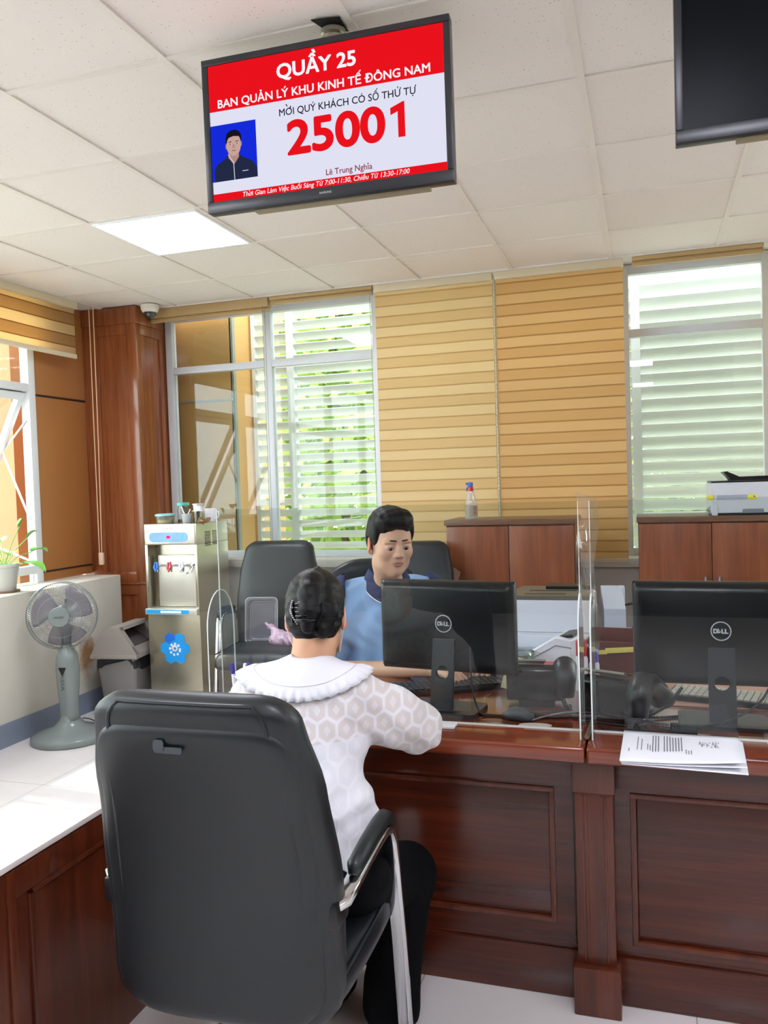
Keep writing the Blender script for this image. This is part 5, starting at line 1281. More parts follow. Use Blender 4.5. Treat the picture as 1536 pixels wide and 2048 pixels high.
        act = cnt > 0; vid = np.full(n, -1); vid[act] = np.arange(act.sum()); V = acc[act] / cnt[act][:, None]
        faces = []
        for d in range(3):
            o1, o2 = [(1, 2), (2, 0), (0, 1)][d]
            sl0 = [slice(None)] * 3; sl0[o1] = slice(1, -1); sl0[o2] = slice(1, -1)
            a0 = list(sl0); a1 = list(sl0); a0[d] = slice(0, -1); a1[d] = slice(1, None)
            A, B = ins[tuple(a0)], ins[tuple(a1)]; x = A != B; I = np.array(np.nonzero(x))
            if I.shape[1] == 0: continue
            I[o1] += 1; I[o2] += 1; flip = B[x]
            def g(da, db):
                J = [I[0].copy(), I[1].copy(), I[2].copy()]; J[o1] -= da; J[o2] -= db; return vid[J[0], J[1], J[2]]
            Q = np.stack([g(1, 1), g(0, 1), g(0, 0), g(1, 0)], 1); Q[flip] = Q[flip][:, ::-1]; faces.append(Q)
        Q = np.concatenate(faces)
        for _ in range(smooth):
            S = np.zeros_like(V); C = np.zeros(len(V))
            for a in range(4):
                i, j = Q[:, a], Q[:, (a + 1) % 4]
                np.add.at(S, i, V[j]); np.add.at(C, i, 1); np.add.at(S, j, V[i]); np.add.at(C, j, 1)
            V = V * .5 + .5 * S / C[:, None]
        return V, Q
    def point(s, P, grow=0.0):
        """field at a handful of points (brute force), for draping collars"""
        F = np.full(len(P), .5)
        for q in s.p:
            if q[6] != 'u' or q[0] == 'p': continue
            d = s.ev(q, P[:, 0], P[:, 1], P[:, 2]) - grow; k = q[5]; h = np.maximum(k - np.abs(F - d), 0) / max(k, 1e-9); F = np.minimum(F, d) - h * h * k * .25
        return F
def skin_mesh(name, V, Q, mats, parent=None, mi=None, angle=180):
    me = bpy.data.meshes.new(name); me.from_pydata(V.tolist(), [], [list(map(int, q)) for q in Q]); me.update()
    mats = mats if isinstance(mats, (list, tuple)) else [mats]
    for m in mats: me.materials.append(m)
    if mi is not None: me.polygons.foreach_set('material_index', mi.astype(np.int32))
    me.shade_smooth(); o = bpy.data.objects.new(name, me); COL.objects.link(o)
    if parent is not None: o.parent = parent
    return o
def fcent(V, Q): return V[Q].mean(1)
def drape(sdf, c, dirs, grow, r0=.45):
    """outermost surface point along each ray from c"""
    c = np.array(c, float); D = dirs / np.linalg.norm(dirs, axis=1)[:, None]; t = np.full(len(D), r0)
    for _ in range(60): t = t - sdf.point(c + D * t[:, None], grow) * .7
    return c + D * t[:, None]
V3 = lambda *a: np.array(a, float)
def head_sdf(S, M4, sc=1.0, ears=True, female=False):
    """face looks along +y of M4, z up, origin at the middle of the head (between the ears)"""
    R = M4.to_3x3(); 
    P = lambda x, y, z: np.array(M4 @ Vector((x * sc, y * sc, z * sc)))
    E = lambda c, r, k=.015, op='u', rot=None: S.ell(P(*c), np.array(r) * sc, (R @ rot) if rot is not None else R, k * sc, op)
    E((0, -.012, .035), (.074, .094, .088)); E((0, .03, .02), (.068, .062, .085), .02)
    E((0, .035, -.035), (.060, .058, .070), .03); E((0, .058, -.090), (.030, .036, .026), .035)           # jaw, chin
    for s in (-1, 1):
        E((s * .040, .020, -.065), (.022, .045, .030), .03)                                                  # jaw corner
        E((s * .042, .066, -.018), (.023, .022, .022), .022)                                                # cheek
        E((s * .031, .083, .027), (.024, .013, .010), .014)                                                 # brow ridge
    for s in (-1, 1): E((s * .031, .100, .008), (.019, .013, .010), .014, 's')                              # eye sockets
    S.chain([P(0, .086, .022), P(0, .098, .0), P(0, .107, -.020)], [.007 * sc, .008 * sc, .0095 * sc], .014 * sc)
    for s in (-1, 1): E((s * .0115, .097, -.024), (.0085, .010, .0075), .008)
    for s in (-1, 1): E((s * .006, .105, -.031), (.003, .004, .003), .003, 's')
    E((0, .087, -.045), (.022, .012, .012), .016)                                                           # mouth mound
    E((0, .093, -.0515), (.021, .0075, .0042), .005); E((0, .0925, -.0605), (.018, .0085, .0052), .005)       # lips
    E((0, .104, -.0562), (.019, .008, .0012), .003, 's')
    for s in (-1, 1):                                                                                       # eyelids over the eyeballs
        E((s * .031, .083, .007), (.0165, .0125, .0120), .005)
        E((s * .031, .098, .0035), (.0125, .008, .0023), .002, 's')
    if ears:
        for s in (-1, 1):
            rot = Matrix.Rotation(s * -.35, 3, 'Z') @ Matrix.Rotation(.15, 3, 'X')
            E((s * .081, -.006, -.004), (.007, .020, .033), .006, 'u', rot); E((s * .0875, .003, -.001), (.004, .010, .018), .005, 's', rot)
            E((s * .077, .004, -.03), (.006, .009, .011), .006)
    return P
def hand(S, wrist, d, up, side, curl=.5, sc=1.0, spread=.06):
    """d: pointing direction, up: back of the hand, side: +1 when the thumb lies on the cross(d,up) side"""
    d = Vector(d).normalized(); up = Vector(up); up = (up - d * up.dot(d)).normalized(); lat = d.cross(up).normalized() * side
    w_ = Vector(wrist); A = lambda a, l, u: np.array(w_ + (d * a + lat * l + up * u) * sc)
    S.chain([A(-.02, 0, 0), A(.02, 0, 0)], [.025 * sc, .024 * sc], .02)
    for l in (-.026, -.009, .009, .026): S.cone(A(.02, l * .7, 0), A(.082, l, .001), .0145 * sc, .0125 * sc, .012)
    tips = []
    for i, (l, L) in enumerate(((.030, .070), (.010, .078), (-.010, .073), (-.029, .058))):
        b = Vector(A(.082, l, .001)); ang = .15; segs = [b]; dr = l * spread / .03
        for j, q in enumerate((.45, .32, .23)):
            ang += curl * (.55 if j == 0 else .75); v = d * math.cos(ang) - up * math.sin(ang) + lat * dr
            segs.append(segs[-1] + v * (L * q * sc))
        S.chain([np.array(p) for p in segs], [.0092 * sc, .0086 * sc, .0078 * sc, .0068 * sc], .004); tips.append(segs[-1])
    b = Vector(A(.012, .024, -.004)); p1 = b + (d * .034 + lat * .022 - up * .010) * sc; p2 = p1 + (d * .030 + lat * .006 - up * .010) * sc; p3 = p2 + (d * .022 - lat * .004 - up * .008) * sc
    S.chain([np.array(p) for p in (b, p1, p2, p3)], [.015 * sc, .0115 * sc, .0098 * sc, .008 * sc], .008)
    return tips
SKIN = M('skin', 'd3a282', rough=.48, var=.05, vscale=12, sss=.12, spec=.35); SKIN2 = M('skin of the seated man', 'd8ab90', rough=.5, var=.05, vscale=12, sss=.12, spec=.35)
LIP = M('lips', 'c08577', rough=.42, var=.03, sss=.1); EARM = M('ear skin', 'd39176', rough=.5, var=.05, sss=.3)
HAIR = M('black hair', '070608', rough=.4, var=.1, vscale=30, spec=.55)
EYE = M('eye white', 'a2978f', rough=.2, var=0); IRIS = M('dark iris', '1b110c', rough=.12, var=0)
def hair_strands(name, base, aimscale):
    m, t, out = newmat(name); p = t.add('ShaderNodeBsdfPrincipled')
    v = t.coords(aimscale); n = t.noise(v, 1.0, 5, .65)
    t.link(t.ramp(n, [(.3, lin('050506')), (.55, lin(base)), (.75, lin('1e1c1e'))]), p.inputs['Base Color'])
    p.inputs['Roughness'].default_value = .45; p.inputs['Specular IOR Level'].default_value = .22; b = t.add('ShaderNodeBump'); b.inputs['Strength'].default_value = .5; b.inputs['Distance'].default_value = .003
    t.link(n, b.inputs['Height']); t.link(b.outputs[0], p.inputs['Normal']); t.link(p.outputs[0], out.inputs[0]); return m
HAIRW = hair_strands('swept black hair', '0c0b0c', (22, 22, 190)); HAIRM = hair_strands('short black hair', '0d0c0e', (120, 160, 60))

# ---------------------------------------------------------------- the clerk
TH = .62                                                # the way he faces, turned from -y towards +x
HM = Matrix.Translation((-.925, 2.945, 1.226)) @ Matrix.Rotation(PI + TH + .04, 4, 'Z') @ Matrix.Rotation(-.20, 4, 'X')
BODY = Matrix.Translation((-.995, 3.10, 0)) @ Matrix.Rotation(PI + TH - .12, 4, 'Z')
B = lambda x, y, z: np.array(BODY @ Vector((x, y, z)))
S = SDF(); P = head_sdf(S, HM, .99)
neck0 = B(0, .045, 1.055); S.chain([P(0, -.012, -.05), P(0, -.02, -.09), neck0, B(0, .0, 1.0)], [.050, .049, .056, .07], .03)
def torso(S, g=0.0):
    S.chain([B(-.10, .0, 1.005), B(.10, .0, 1.005)], [.072 + g, .072 + g], .04)
    S.ell(B(0, .0, .90), (.175 + g, .105 + g, .16 + g), BODY.to_3x3(), .05); S.ell(B(0, -.02, .70), (.155 + g, .10 + g, .17 + g), BODY.to_3x3(), .05); S.ell(B(0, -.02, .54), (.17 + g, .12 + g, .09 + g), BODY.to_3x3(), .05)
torso(S)
# his right arm is at -x of the body frame when facing +y? the frame looks along +y, so his right is +x
ARM = {}
for s, el, wr in ((1, (.262, .01, .725), (-.715, 2.79, .790)), (-1, (-.255, .10, .775), (-.535, 2.93, .795))):
    sh = B(s * .178, .01, 1.0); e = B(*el); wv = np.array(wr); ARM[s] = (sh, e, wv)
    S.chain([sh, e], [.053, .040], .04); S.chain([e, wv], [.038, .027], .02)
tipA = hand(S, ARM[1][2], (.09, -.055, -.012), (0, 0, 1), -1, .42, .95); tipB = hand(S, ARM[-1][2], (-.035, -.11, -.010), (0, 0, 1), 1, .42, .95)
for s in (-1, 1):
    S.chain([B(s * .09, 0, .52), B(s * .12, .40, .51)], [.088, .062], .04); S.chain([B(s * .12, .40, .51), B(s * .12, .42, .09)], [.06, .042], .03); S.cone(B(s * .12, .40, .05), B(s * .12, .53, .04), .042, .034, .03)
hx, hy, hz = HM.translation
V, Q = S.mesh(axis(-1.45, -.40, .011, ((hx - .13, hx + .14, .0024), (-.78, -.50, .004))), axis(2.45, 3.36, .011, ((hy - .14, hy + .14, .0024), (2.66, 2.97, .004))), axis(.0, 1.42, .012, ((hz - .14, hz + .15, .0024), (.745, .86, .004))))
C = fcent(V, Q); inv = np.array(HM.inverted()); L = (C @ inv[:3, :3].T + inv[:3, 3]) / .99
mi = np.zeros(len(Q))
lip = ((L[:, 0] / .0225) ** 2 + ((L[:, 2] + .0563) / .0098) ** 2 < 1) & (L[:, 1] > .07); mi[lip] = 1
mi[(np.abs(L[:, 0]) > .0775) & (np.abs(L[:, 2]) < .05) & (np.abs(L[:, 1]) < .03)] = 2
man = skin_mesh('person', V, Q, [SKIN2, LIP, EARM], mi=mi); tag(man, 'man in a light blue shirt with navy collar sitting behind the counter and looking down', 'person')
# eyes, brows, hair
for s in (-1, 1):
    c = Vector(P(s * .031, .0865, .005)); eo = obj('eye', MB().lathe([(.0001, -.0105)] + [(.0105 * math.sin(a), -.0105 * math.cos(a)) for a in [PI * k / 12 for k in range(1, 12)]] + [(.0001, .0105)], 18, c), EYE, man, angle=180)
    look = (HM.to_3x3() @ Vector((.06, .92, -.38))).normalized()
    obj('iris', MB().lathe([(.0001, .0022), (.0035, .0019), (.0056, .0004)], 18, c + look * .0093, look.to_track_quat('Z', 'Y').to_matrix(), cap0=False, cap1=False), IRIS, eo)
    bw = [Vector(P(s * x, y, z_)) for x, y, z_ in ((.011, .0980, .0330), (.022, .0970, .0340), (.034, .0920, .0338), (.047, .082, .0300))]
    obj('eyebrow', MB().tube(bw, [.0024, .0030, .0028, .0014], 8), M('soft brow', '2b211e', rough=.8, var=.1), man, angle=180)
    lash = [Vector(P(s * x, y, z_)) for x, y, z_ in ((.0185, .0955, .0062), (.025, .0975, .0088), (.032, .0972, .0092), (.039, .0935, .0078), (.0445, .0875, .0045))]
    obj('eyelash', MB().tube(lash, [.0005, .0008, .0009, .0009, .0006], 6), HAIR, man, angle=180)
H_ = SDF(); hp = lambda c, r, k=.02, op='u', rot=None: H_.ell(P(*c), np.array(r), (HM.to_3x3() @ rot) if rot is not None else HM.to_3x3(), k, op)
hp((0, -.018, .045), (.084, .096, .093)); hp((0, .012, .090), (.068, .075, .044), .03); hp((-.020, .050, .106), (.046, .040, .032), .03); hp((.028, .048, .104), (.044, .038, .028), .03); hp((.012, .072, .100), (.044, .024, .022), .02)
hp((0, -.07, -.01), (.068, .045, .07), .03)
for s in (-1, 1): hp((s * .070, .012, .045), (.013, .036, .045), .02); hp((s * .0735, .012, .0), (.006, .010, .026), .01)
hp((0, .124, .024), (.068, .060, .066), .010, 's'); hp((0, .10, -.05), (.066, .062, .07), .01, 's'); hp((0, .06, -.09), (.12, .12, .05), .01, 's')
for s in (-1, 1): hp((s * .082, -.002, -.012), (.024, .026, .042), .004, 's')
hx0 = lambda c, r: axis(c - r, c + r, .0028)
V, Q = H_.mesh(hx0(hx, .14), hx0(hy, .14), axis(hz - .12, hz + .17, .0028), warp=lambda x, y, z: .0007 * np.sin(240 * (x * .8 + y * .4) + 60 * z) + .0007 * np.sin(130 * (y - x) + 4))
skin_mesh('hair', V, Q, HAIRM, man)
# polo shirt: pale blue body and yoke, navy sleeves and collar
SH = SDF(); torso(SH, .006)
SH.chain([B(0, .03, 1.03), B(0, .0, .98)], [.062, .09], .05)
for s in (-1, 1):
    sh, e, wv = ARM[s]; SH.chain([sh, sh + (e - sh) * .86], [.066, .062], .05)
SH.cone(P(0, -.01, -.075), B(0, .05, 1.075), .052, .052, .006, 's')
SH.ell(P(0, .03, -.115), (.05, .05, .03), HM.to_3x3(), .01, 's')
SH.plane(B(0, 0, .50), (0, 0, -1))
fold = lambda x, y, z: .0042 * np.sin(70 * x + 16 * z + 3 * np.sin(22 * z)) * np.clip((1.05 - z) * 6, 0, 1) + .0016 * np.sin(95 * (x - y) - 40 * z)
V, Q = SH.mesh(axis(-1.42, -.58, .006), axis(2.72, 3.36, .006), axis(.48, 1.13, .006), warp=fold)
C = fcent(V, Q); bi = np.array(BODY.inverted()); L = C @ bi[:3, :3].T + bi[:3, 3]
ax = np.abs(L[:, 0]); mi = np.zeros(len(C), int)
LB = M('light blue cotton', '96bbe8', rough=.85, var=.05, vscale=9, bump=.1, bscale=500, sheen=.2); NAVY = M('navy cotton', '2a3358', rough=.8, var=.06, vscale=10, bump=.1, bscale=500)
shirt = skin_mesh('shirt', V, Q, [LB, NAVY], man, mi)
for s in (-1, 1):
    SV = SDF(); sh, e, wv = ARM[s]; SV.chain([sh - (e - sh) * .15, sh, sh + (e - sh) * .88], [.060, .070, .066], .03)
    nrm = np.array(BODY.to_3x3() @ Vector((-s, 0, -.18))); SV.plane(B(s * .182, 0, 1.0), nrm)
    c = (sh + e) / 2; V, Q = SV.mesh(axis(c[0] - .26, c[0] + .26, .006), axis(c[1] - .26, c[1] + .26, .006), axis(.70, 1.10, .006), warp=lambda x, y, z: .0025 * np.sin(80 * z + 30 * x)); so_ = skin_mesh('sleeve', V, Q, NAVY, shirt); so_['label'] = 'navy short sleeve'
# collar, following the neck, open at the throat
def ringpt(a, r, z): return B(r * .95 * math.sin(a), .022 + r * math.cos(a), z)
cm = MB(); n = 40; a0 = .42
def cfn(u, v):
    a = a0 + (2 * PI - 2 * a0) * u; f = abs(math.cos(a / 2)) ; fr = max(0, math.cos(a))
    if v < .4: w_ = v / .4; r = .063 + .006 * w_; z_ = 1.045 + .072 * w_ - .030 * fr * (1 - .2 * w_)
    else: w_ = (v - .4) / .6; r = .069 + .030 * w_ + .016 * fr * w_; z_ = 1.117 - .024 * fr - w_ * (.052 + .055 * fr ** 1.5)
    p = ringpt(a, r + .004, z_); return Vector(p)
cm.grid(cfn, n, 11)
co = obj('collar', cm, NAVY, man, fixn=False, solid=.003, angle=180)
pip = MB().tube([cfn(i / 39, 1.0) for i in range(40)], .0022, 6); obj('collar_piping', pip, M('white piping', 'e6e9f2', rough=.7, var=0), co)
TRS = SDF()
for s in (-1, 1): TRS.chain([B(s * .09, 0, .525), B(s * .12, .40, .515)], [.098, .074], .05); TRS.chain([B(s * .12, .40, .515), B(s * .12, .42, .10)], [.072, .062], .03)
TRS.ell(B(0, -.02, .53), (.18, .13, .085), BODY.to_3x3(), .04)
V, Q = TRS.mesh(axis(-1.4, -.55, .011), axis(2.4, 3.36, .011), axis(.06, .66, .011)); skin_mesh('trousers', V, Q, M('dark trousers', '1d2029', rough=.85, var=.05), man)
for s in (-1, 1):
    K = SDF(); K.cone(B(s * .12, .38, .05), B(s * .12, .55, .042), .050, .042, .02); K.plane((0, 0, .003), (0, 0, -1)); c = B(s * .12, .46, .04)
    V, Q = K.mesh(axis(c[0] - .18, c[0] + .18, .008), axis(c[1] - .18, c[1] + .18, .008), axis(-.02, .11, .008)); skin_mesh('shoe', V, Q, BLACKP, man)

# ---------------------------------------------------------------- the visitor
WH = Matrix.Translation((-.838, 1.995, 1.105)) @ Matrix.Rotation(.32, 4, 'Z') @ Matrix.Rotation(-.30, 4, 'X')
S = SDF(); P = head_sdf(S, WH, .93)
S.chain([P(0, -.03, -.04), P(0, -.035, -.08), V3(-.832, 1.945, .99), V3(-.83, 1.91, .93)], [.050, .046, .050, .06], .03)
wsh = {1: V3(-.698, 1.905, .925), -1: V3(-.960, 1.878, .92)}
wel = {1: V3(-.590, 2.045, .802), -1: V3(-1.06, 2.02, .79)}
wwr = {1: V3(-.665, 2.205, .782), -1: V3(-.99, 2.21, .782)}
def wtorso(S, g=0.0, k=.05):
    S.chain([V3(-.775, 1.915, .915), V3(-.89, 1.905, .912)], [.066 + g, .066 + g], .04)
    rt_ = Matrix.Rotation(.10, 3, 'Z') @ Matrix.Rotation(-.33, 3, 'X')
    S.ell(V3(-.825, 1.875, .84), (.155 + g, .095 + g, .145 + g), rt_, k); S.ell(V3(-.785, 1.79, .66), (.130 + g, .095 + g, .15 + g), rt_, k); S.ell(V3(-.76, 1.75, .535), (.165 + g, .125 + g, .085 + g), None, k)
wtorso(S)
for s in (1, -1):
    S.chain([wsh[s], wel[s]], [.046, .037], .035); S.chain([wel[s], wwr[s]], [.036, .025], .02)
hand(S, wwr[1], (-.09, .05, -.012), (0, 0, 1), -1, .5, .86); hand(S, wwr[-1], (.06, .08, -.012), (0, 0, 1), 1, .25, .86)
wk = {1: V3(-.630, 2.06, .41), -1: V3(-.86, 2.09, .43)}; wa = {1: V3(-.665, 2.00, .085), -1: V3(-.86, 2.06, .085)}; wh_ = {1: V3(-.685, 1.76, .53), -1: V3(-.84, 1.75, .53)}
for s in (1, -1):
    S.chain([wh_[s], wk[s]], [.085, .060], .04); S.chain([wk[s], wa[s]], [.055, .036], .03); S.cone(wa[s] + V3(0, -.01, -.035), wa[s] + V3(0, .13, -.05), .036, .028, .03)
hx, hy, hz = WH.translation
V, Q = S.mesh(axis(-1.2, -.44, .010, ((hx - .12, hx + .12, .003), (-.83, -.64, .0045), (-1.03, -.86, .0045))), axis(1.6, 2.42, .010, ((hy - .13, hy + .13, .003), (2.16, 2.36, .0045))), axis(.0, 1.28, .011, ((hz - .14, hz + .13, .003), (.745, .83, .0045))))
C = fcent(V, Q); inv = np.array(WH.inverted()); L = (C @ inv[:3, :3].T + inv[:3, 3]) / .93
mi = np.zeros(len(Q)); mi[(np.abs(L[:, 0]) > .074) & (np.abs(L[:, 2]) < .05) & (np.abs(L[:, 1]) < .035)] = 1
lip = ((L[:, 0] / .0225) ** 2 + ((L[:, 2] + .0563) / .0098) ** 2 < 1) & (L[:, 1] > .07); mi[lip] = 2
wo_ = skin_mesh('person', V, Q, [SKIN, EARM, LIP], mi=mi); tag(wo_, 'woman in a white blouse seen from behind, sitting at the counter with pinned-up black hair', 'person')
for s in (-1, 1):
    c = Vector(P(s * .031, .0865, .005)); eo = obj('eye', MB().lathe([(.0001, -.0098)] + [(.0098 * math.sin(a), -.0098 * math.cos(a)) for a in [PI * k / 10 for k in range(1, 10)]] + [(.0001, .0098)], 16, c), EYE, wo_, angle=180)
    look = (WH.to_3x3() @ Vector((0, .92, -.38))).normalized()
    obj('iris', MB().lathe([(.0001, .0022), (.0035, .0019), (.0056, .0004)], 18, c + look * .0086, look.to_track_quat('Z', 'Y').to_matrix(), cap0=False, cap1=False), IRIS, eo)
    obj('eyebrow', MB().tube([Vector(P(s * x, y, z_)) for x, y, z_ in ((.012, .0985, .028), (.022, .0975, .0315), (.034, .0925, .0325), (.046, .083, .029))], [.0016, .0022, .002, .001], 8), HAIR, wo_, angle=180)
# face mask with ear loops
mk = MB()
def mfn(u, v):
    a = (u - .5) * 2.35; z_ = .0 - .098 * v; r = .088 - .012 * v + .016 * math.cos(a * 1.3) * math.sin(PI * min(1, v + .12)) + .012 * (1 - abs(a)) * (1 - v)
    return Vector(P(.078 * math.sin(a) * (1 - .10 * v), .008 + r * math.cos(a) * 1.08 + .004 * math.sin(v * 22), z_))
mk.grid(mfn, 25, 13)
MASK = M('pale mask fabric', 'e8dcdc', rough=.85, var=.03)
mo_ = obj('face_mask', mk, MASK, wo_, fixn=False, solid=.0015)
for s in (0, 1):
    a = mfn(s, .08); b_ = mfn(s, .92); sg = 1 if s else -1
    obj('ear_loop', MB().tube([a, Vector(P(sg * .083, -.012, .012)), Vector(P(sg * .085, -.024, -.004)), Vector(P(sg * .082, -.018, -.026)), b_], .0013, 6), MASK, mo_)
# hair drawn up into a twist, with a clip
H_ = SDF(); hp = lambda c, r, k=.02, op='u', rot=None: H_.ell(P(*c), np.array(r) * .95, (WH.to_3x3() @ rot) if rot is not None else WH.to_3x3(), k, op)
hp((0, -.018, .040), (.082, .098, .092)); hp((0, -.055, -.012), (.073, .060, .075), .03); hp((0, .03, .07), (.070, .070, .05), .03)
tw = [P(-.012, -.128, -.045), P(-.006, -.134, .0), P(-.004, -.122, .042), P(.0, -.096, .080), P(.004, -.060, .108)]
H_.chain(tw, [.018, .030, .033, .028, .015], .008)
H_.chain([P(.026, -.108, -.055), P(.040, -.106, .0), P(.036, -.088, .05)], [.020, .028, .022], .008); H_.cone(P(.004, -.060, .108), P(.010, -.040, .132), .016, .006, .008)
hp((0, .10, -.03), (.062, .075, .085), .012, 's')
for s in (-1, 1): hp((s * .085, .002, -.014), (.026, .034, .046), .006, 's')
hp((0, -.02, -.125), (.14, .14, .052), .012, 's')
V, Q = H_.mesh(axis(hx - .13, hx + .13, .003), axis(hy - .19, hy + .14, .003), axis(hz - .14, hz + .19, .003), warp=lambda x, y, z: .0008 * np.sin(190 * z + 150 * np.abs(x - hx)) + .0005 * np.sin(310 * z + 60 * x))
ho = skin_mesh('hair', V, Q, HAIRW, wo_)
cl = MB()
for k in range(5):
    z_ = .018 - k * .011; b0 = Vector(P(-.052, -.118, z_)); cl.tube([b0, Vector(P(-.036, -.146, z_ - .003)), Vector(P(-.014, -.157, z_ - .005)), Vector(P(.008, -.150, z_ - .006))], [.0045, .005, .0045, .003], 8)
cl.tube([Vector(P(-.05, -.125, .024)), Vector(P(-.056, -.124, .0)), Vector(P(-.048, -.127, -.034))], .0055, 8)
clo = obj('hair_clip', cl, BLACKG, ho, angle=180)
rs = MB()
for k in range(13):
    u = k / 12; p = Vector(P(-.052 - .010 * math.sin(PI * u) + .012 * u, -.133 - .006 * math.sin(u * PI), .026 - .062 * u)); rs.lathe([(.0001, -.0026), (.003, 0), (.0001, .0026)], 6, p, cap0=False, cap1=False)
obj('rhinestones', rs, M('rhinestone', 'd9dde2', rough=.12, metal=.6, var=0), clo)
# blouse
def hexmat(name, fine):
    """white dobby cloth: hexagon lattice of thick threads with a thinner ground and a small diamond in each cell"""
    m, t, out = newmat(name); p = t.add('ShaderNodeBsdfPrincipled')
    tc = t.add('ShaderNodeTexCoord'); sx = t.add('ShaderNodeSeparateXYZ'); t.link(tc.outputs['Object'], sx.inputs[0])
    S_ = .047
    u0 = t.math('DIVIDE', t.math('ADD', t.math('MULTIPLY', sx.outputs[0], .95), t.math('MULTIPLY', sx.outputs[1], .35)), S_); v0 = t.math('DIVIDE', sx.outputs[2], S_ * 1.12)
    def cell(off):
        a = t.math('SUBTRACT', t.math('FRACT', t.math('ADD', u0, off)), .5); b_ = t.math('MULTIPLY', t.math('SUBTRACT', t.math('FRACT', t.math('ADD', t.math('DIVIDE', v0, 1.732), off)), .5), 1.732)
        a = t.math('ABSOLUTE', a); b_ = t.math('ABSOLUTE', b_); return t.math('MAXIMUM', a, t.math('ADD', t.math('MULTIPLY', a, .5), t.math('MULTIPLY', b_, .866))), t.math('ADD', a, t.math('MULTIPLY', b_, .8))
    h0, d0 = cell(0.0); h1, d1 = cell(.5); hx_ = t.math('MINIMUM', h0, h1); dd = t.math('MINIMUM', d0, d1)
    line = t.ramp(hx_, [(.40, (0, 0, 0, 1)), (.44, (1, 1, 1, 1))]); dia = t.math('MULTIPLY', t.math('LESS_THAN', dd, .20), .6)
    f = t.math('MAXIMUM', line, dia)
    if fine: ca, cb = lin('d9d9df'), lin('dfdfe5')
    else: ca, cb = lin('cfc7c5'), lin('dddbe0')
    t.link(t.mix(f, ca, cb), p.inputs['Base Color']); p.inputs['Roughness'].default_value = .85; p.inputs['Sheen Weight'].default_value = .15
    b = t.add('ShaderNodeBump'); b.inputs['Strength'].default_value = .25; b.inputs['Distance'].default_value = .0015; t.link(f, b.inputs['Height']); t.link(b.outputs[0], p.inputs['Normal'])
    t.link(p.outputs[0], out.inputs[0]); return m
BL_SHEER = hexmat('sheer white dobby', False); BL_LINED = hexmat('lined white dobby', True)
BLS = SDF(); wtorso(BLS, .012, .06)
BLS.ell(V3(-.765, 1.775, .655), (.150, .115, .10), Matrix.Rotation(.10, 3, 'Z'), .05); BLS.chain([V3(-.832, 1.93, .965), V3(-.83, 1.90, .92)], [.055, .085], .04)
for s in (1, -1):
    mid = (wsh[s] + wel[s]) / 2 + V3(.012 * s, .0, -.008); e2 = wel[s] + (wwr[s] - wel[s]) * .12 + V3(.010 * s, -.006, .006)
    BLS.chain([wsh[s], mid, e2], [.064, .068, .066], .04)
    BLS.cone(e2, wel[s] + (wwr[s] - wel[s]) * .30, .064, .050, .015)
BLS.plane(V3(-.75, 1.75, .598), V3(-.10, 0, -1))
wf = lambda x, y, z: .0030 * np.sin(60 * x - 34 * z + 2.5 * np.sin(30 * z + 8 * x)) * np.clip((.93 - z) * 5, 0, 1) + .002 * np.sin(85 * (x + z) + 20 * y)
V, Q = BLS.mesh(axis(-1.22, -.42, .0055), axis(1.58, 2.30, .0055), axis(.56, 1.05, .0055), warp=wf)
b = bmesh.new(); _v = [b.verts.new(p) for p in V]; [b.faces.new([_v[i] for i in q]) for q in Q]      # a clean yoke seam
bmesh.ops.bisect_plane(b, geom=b.verts[:] + b.edges[:] + b.faces[:], plane_co=(-.8, 1.8, .835), plane_no=(-.06, 0, 1), dist=1e-5)
b.verts.index_update(); V = np.array([q.co[:] for q in b.verts]); Q = [[q.index for q in f_.verts] for f_ in b.faces]; b.free()
C = np.array([V[q].mean(0) for q in Q]); slv = np.zeros(len(C), bool)
for s in (1, -1):
    for p, q in ((wsh[s], wel[s]), (wel[s], wwr[s])):
        ab = q - p; hh_ = np.clip(((C - p) @ ab) / (ab @ ab), 0, 1); slv |= np.linalg.norm(C - p - hh_[:, None] * ab, axis=1) < .088
mi = ((C[:, 2] < .835 + .06 * (C[:, 0] + .8)) & ~slv).astype(int)
blouse = skin_mesh('blouse', V, Q, [BL_SHEER, BL_LINED], wo_, mi)
# frilled sailor collar lying on the shoulders
cen = V3(-.83, 1.915, .875); nu, nv = 160, 12
D = []
for i in range(nu):
    a = 2 * PI * i / nu
    for j in range(nv):
        v = j / (nv - 1); back = max(0, -math.sin(a)); el = 1.30 - v * (.72 + .20 * back)
        D.append((math.cos(a) * math.cos(el), math.sin(a) * math.cos(el) * .9, math.sin(el)))
pts = drape(BLS, cen, np.array(D), .007).reshape(nu, nv, 3)
n0 = (pts - cen) / np.linalg.norm(pts - cen, axis=2)[:, :, None]
for i in range(nu):
    for j in range(nv):
        v = j / (nv - 1)
        if v > .8: pts[i, j] += n0[i, j] * (.004 + .0055 * math.sin(i * 2 * PI / nu * 40) * (v - .8) / .2) + V3(0, 0, .002 * math.sin(i * 1.3))
m = MB(); m.raw([tuple(p) for p in pts.reshape(-1, 3)], [(i * nv + j, ((i + 1) % nu) * nv + j, ((i + 1) % nu) * nv + j + 1, i * nv + j + 1) for i in range(nu) for j in range(nv - 1)])
CW = M('white collar cloth', 'dadae1', rough=.85, var=.02)
cwo = obj('collar', m, CW, wo_, fixn=False, solid=.0025, angle=180)
obj('frill_seam', MB().tube([Vector(pts[i, nv - 4] + n0[i, nv - 4] * .0022) for i in range(nu)], .0011, 5, closed=True), M('seam shadow', 'c9c9d4', rough=.9, var=0), cwo)
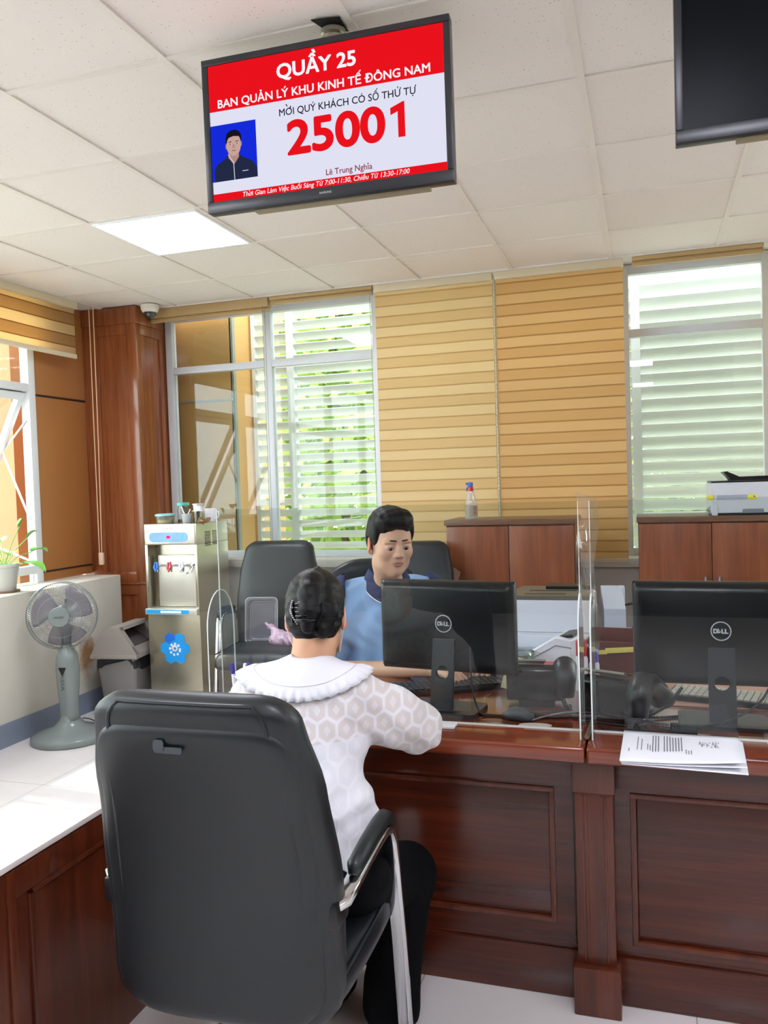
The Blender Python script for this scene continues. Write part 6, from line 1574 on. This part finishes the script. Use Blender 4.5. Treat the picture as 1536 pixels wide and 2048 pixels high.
# gathered cuffs at the elbows
for s in (1, -1):
    d = (wwr[s] - wel[s]); L_ = np.linalg.norm(d); d = Vector(d / L_); c0 = Vector(wel[s]) + d * (L_ * .31); a_ = d.orthogonal().normalized(); b_ = d.cross(a_)
    def cf_(u, v):
        a = 2 * PI * u; r = .050 + .012 * v + .005 * math.sin(a * 16) * v; return c0 + d * (.028 * v - .006) + a_ * (r * math.cos(a)) + b_ * (r * math.sin(a))
    obj('cuff', MB().grid(cf_, 64, 5, cu=True), CW, wo_, fixn=False, solid=.002, angle=180)
TRS = SDF()
for s in (1, -1):
    TRS.chain([wh_[s], wk[s]], [.092, .074], .05); TRS.chain([wk[s], wa[s] + V3(0, 0, .0)], [.074, .070], .03); TRS.cone(wa[s] + V3(0, 0, .05), wa[s], .070, .074, .02)
TRS.ell(V3(-.76, 1.75, .545), (.175, .135, .080), None, .04); TRS.plane((0, 0, .055), (0, 0, -1))
V, Q = TRS.mesh(axis(-1.05, -.45, .009), axis(1.56, 2.26, .009), axis(.03, .66, .009), warp=lambda x, y, z: .004 * np.sin(60 * x + 30 * y) * np.clip((.45 - z) * 4, 0, 1)); skin_mesh('trousers', V, Q, M('black trousers', '07080a', rough=.9, spec=.12, var=.08), wo_)
for s in (1, -1):
    K = SDF(); K.cone(wa[s] + V3(0, -.02, -.04), wa[s] + V3(0, .14, -.052), .044, .036, .02); K.plane((0, 0, .003), (0, 0, -1)); c = wa[s] + V3(0, .06, -.04)
    V, Q = K.mesh(axis(c[0] - .08, c[0] + .08, .007), axis(c[1] - .16, c[1] + .17, .007), axis(-.02, .11, .007)); skin_mesh('shoe', V, Q, BLACKP, wo_)
pw_ = Vector((-.745, 2.262, ZT + .012))
pn = thing('pen', 'pen held in the hand of the woman in white', 'pen', pw_); pn.rotation_euler = (.55, .5, 0)
obj('barrel', MB().lathe([(.0005, 0), (.0035, .012), (.0042, .02), (.0042, .12), (.003, .135)], 12), M('pen blue', '2a3d8f', rough=.3, var=0), pn)
# crumpled pinkish bag on the empty chair
K = SDF(); c = V3(-2.10, 4.47, .535); rng = np.random.RandomState(9)
K.ell(c, (.085, .065, .05), None, .03); K.ell(c + V3(.05, -.01, .0), (.06, .05, .045), None, .03); K.chain([c + V3(-.03, 0, .04), c + V3(-.075, .0, .075), c + V3(-.115, .01, .092)], [.03, .014, .008], .02); K.plane((0, 0, .497), (0, 0, -1))
V, Q = K.mesh(axis(c[0] - .16, c[0] + .16, .006), axis(c[1] - .12, c[1] + .12, .006), axis(.46, .66, .006), warp=lambda x, y, z: .008 * np.abs(np.sin(70 * x + 40 * z + 3 * np.sin(60 * y))) + .006 * np.abs(np.sin(90 * y - 55 * x + 30 * z)) - .006, smooth=0)
tag(skin_mesh('plastic_bag', V, Q, M('pinkish film bag', 'c9a9c0', rough=.22, var=.3, vscale=25, spec=.7), angle=30), 'small crumpled pinkish plastic bag on the empty chair', 'bag')
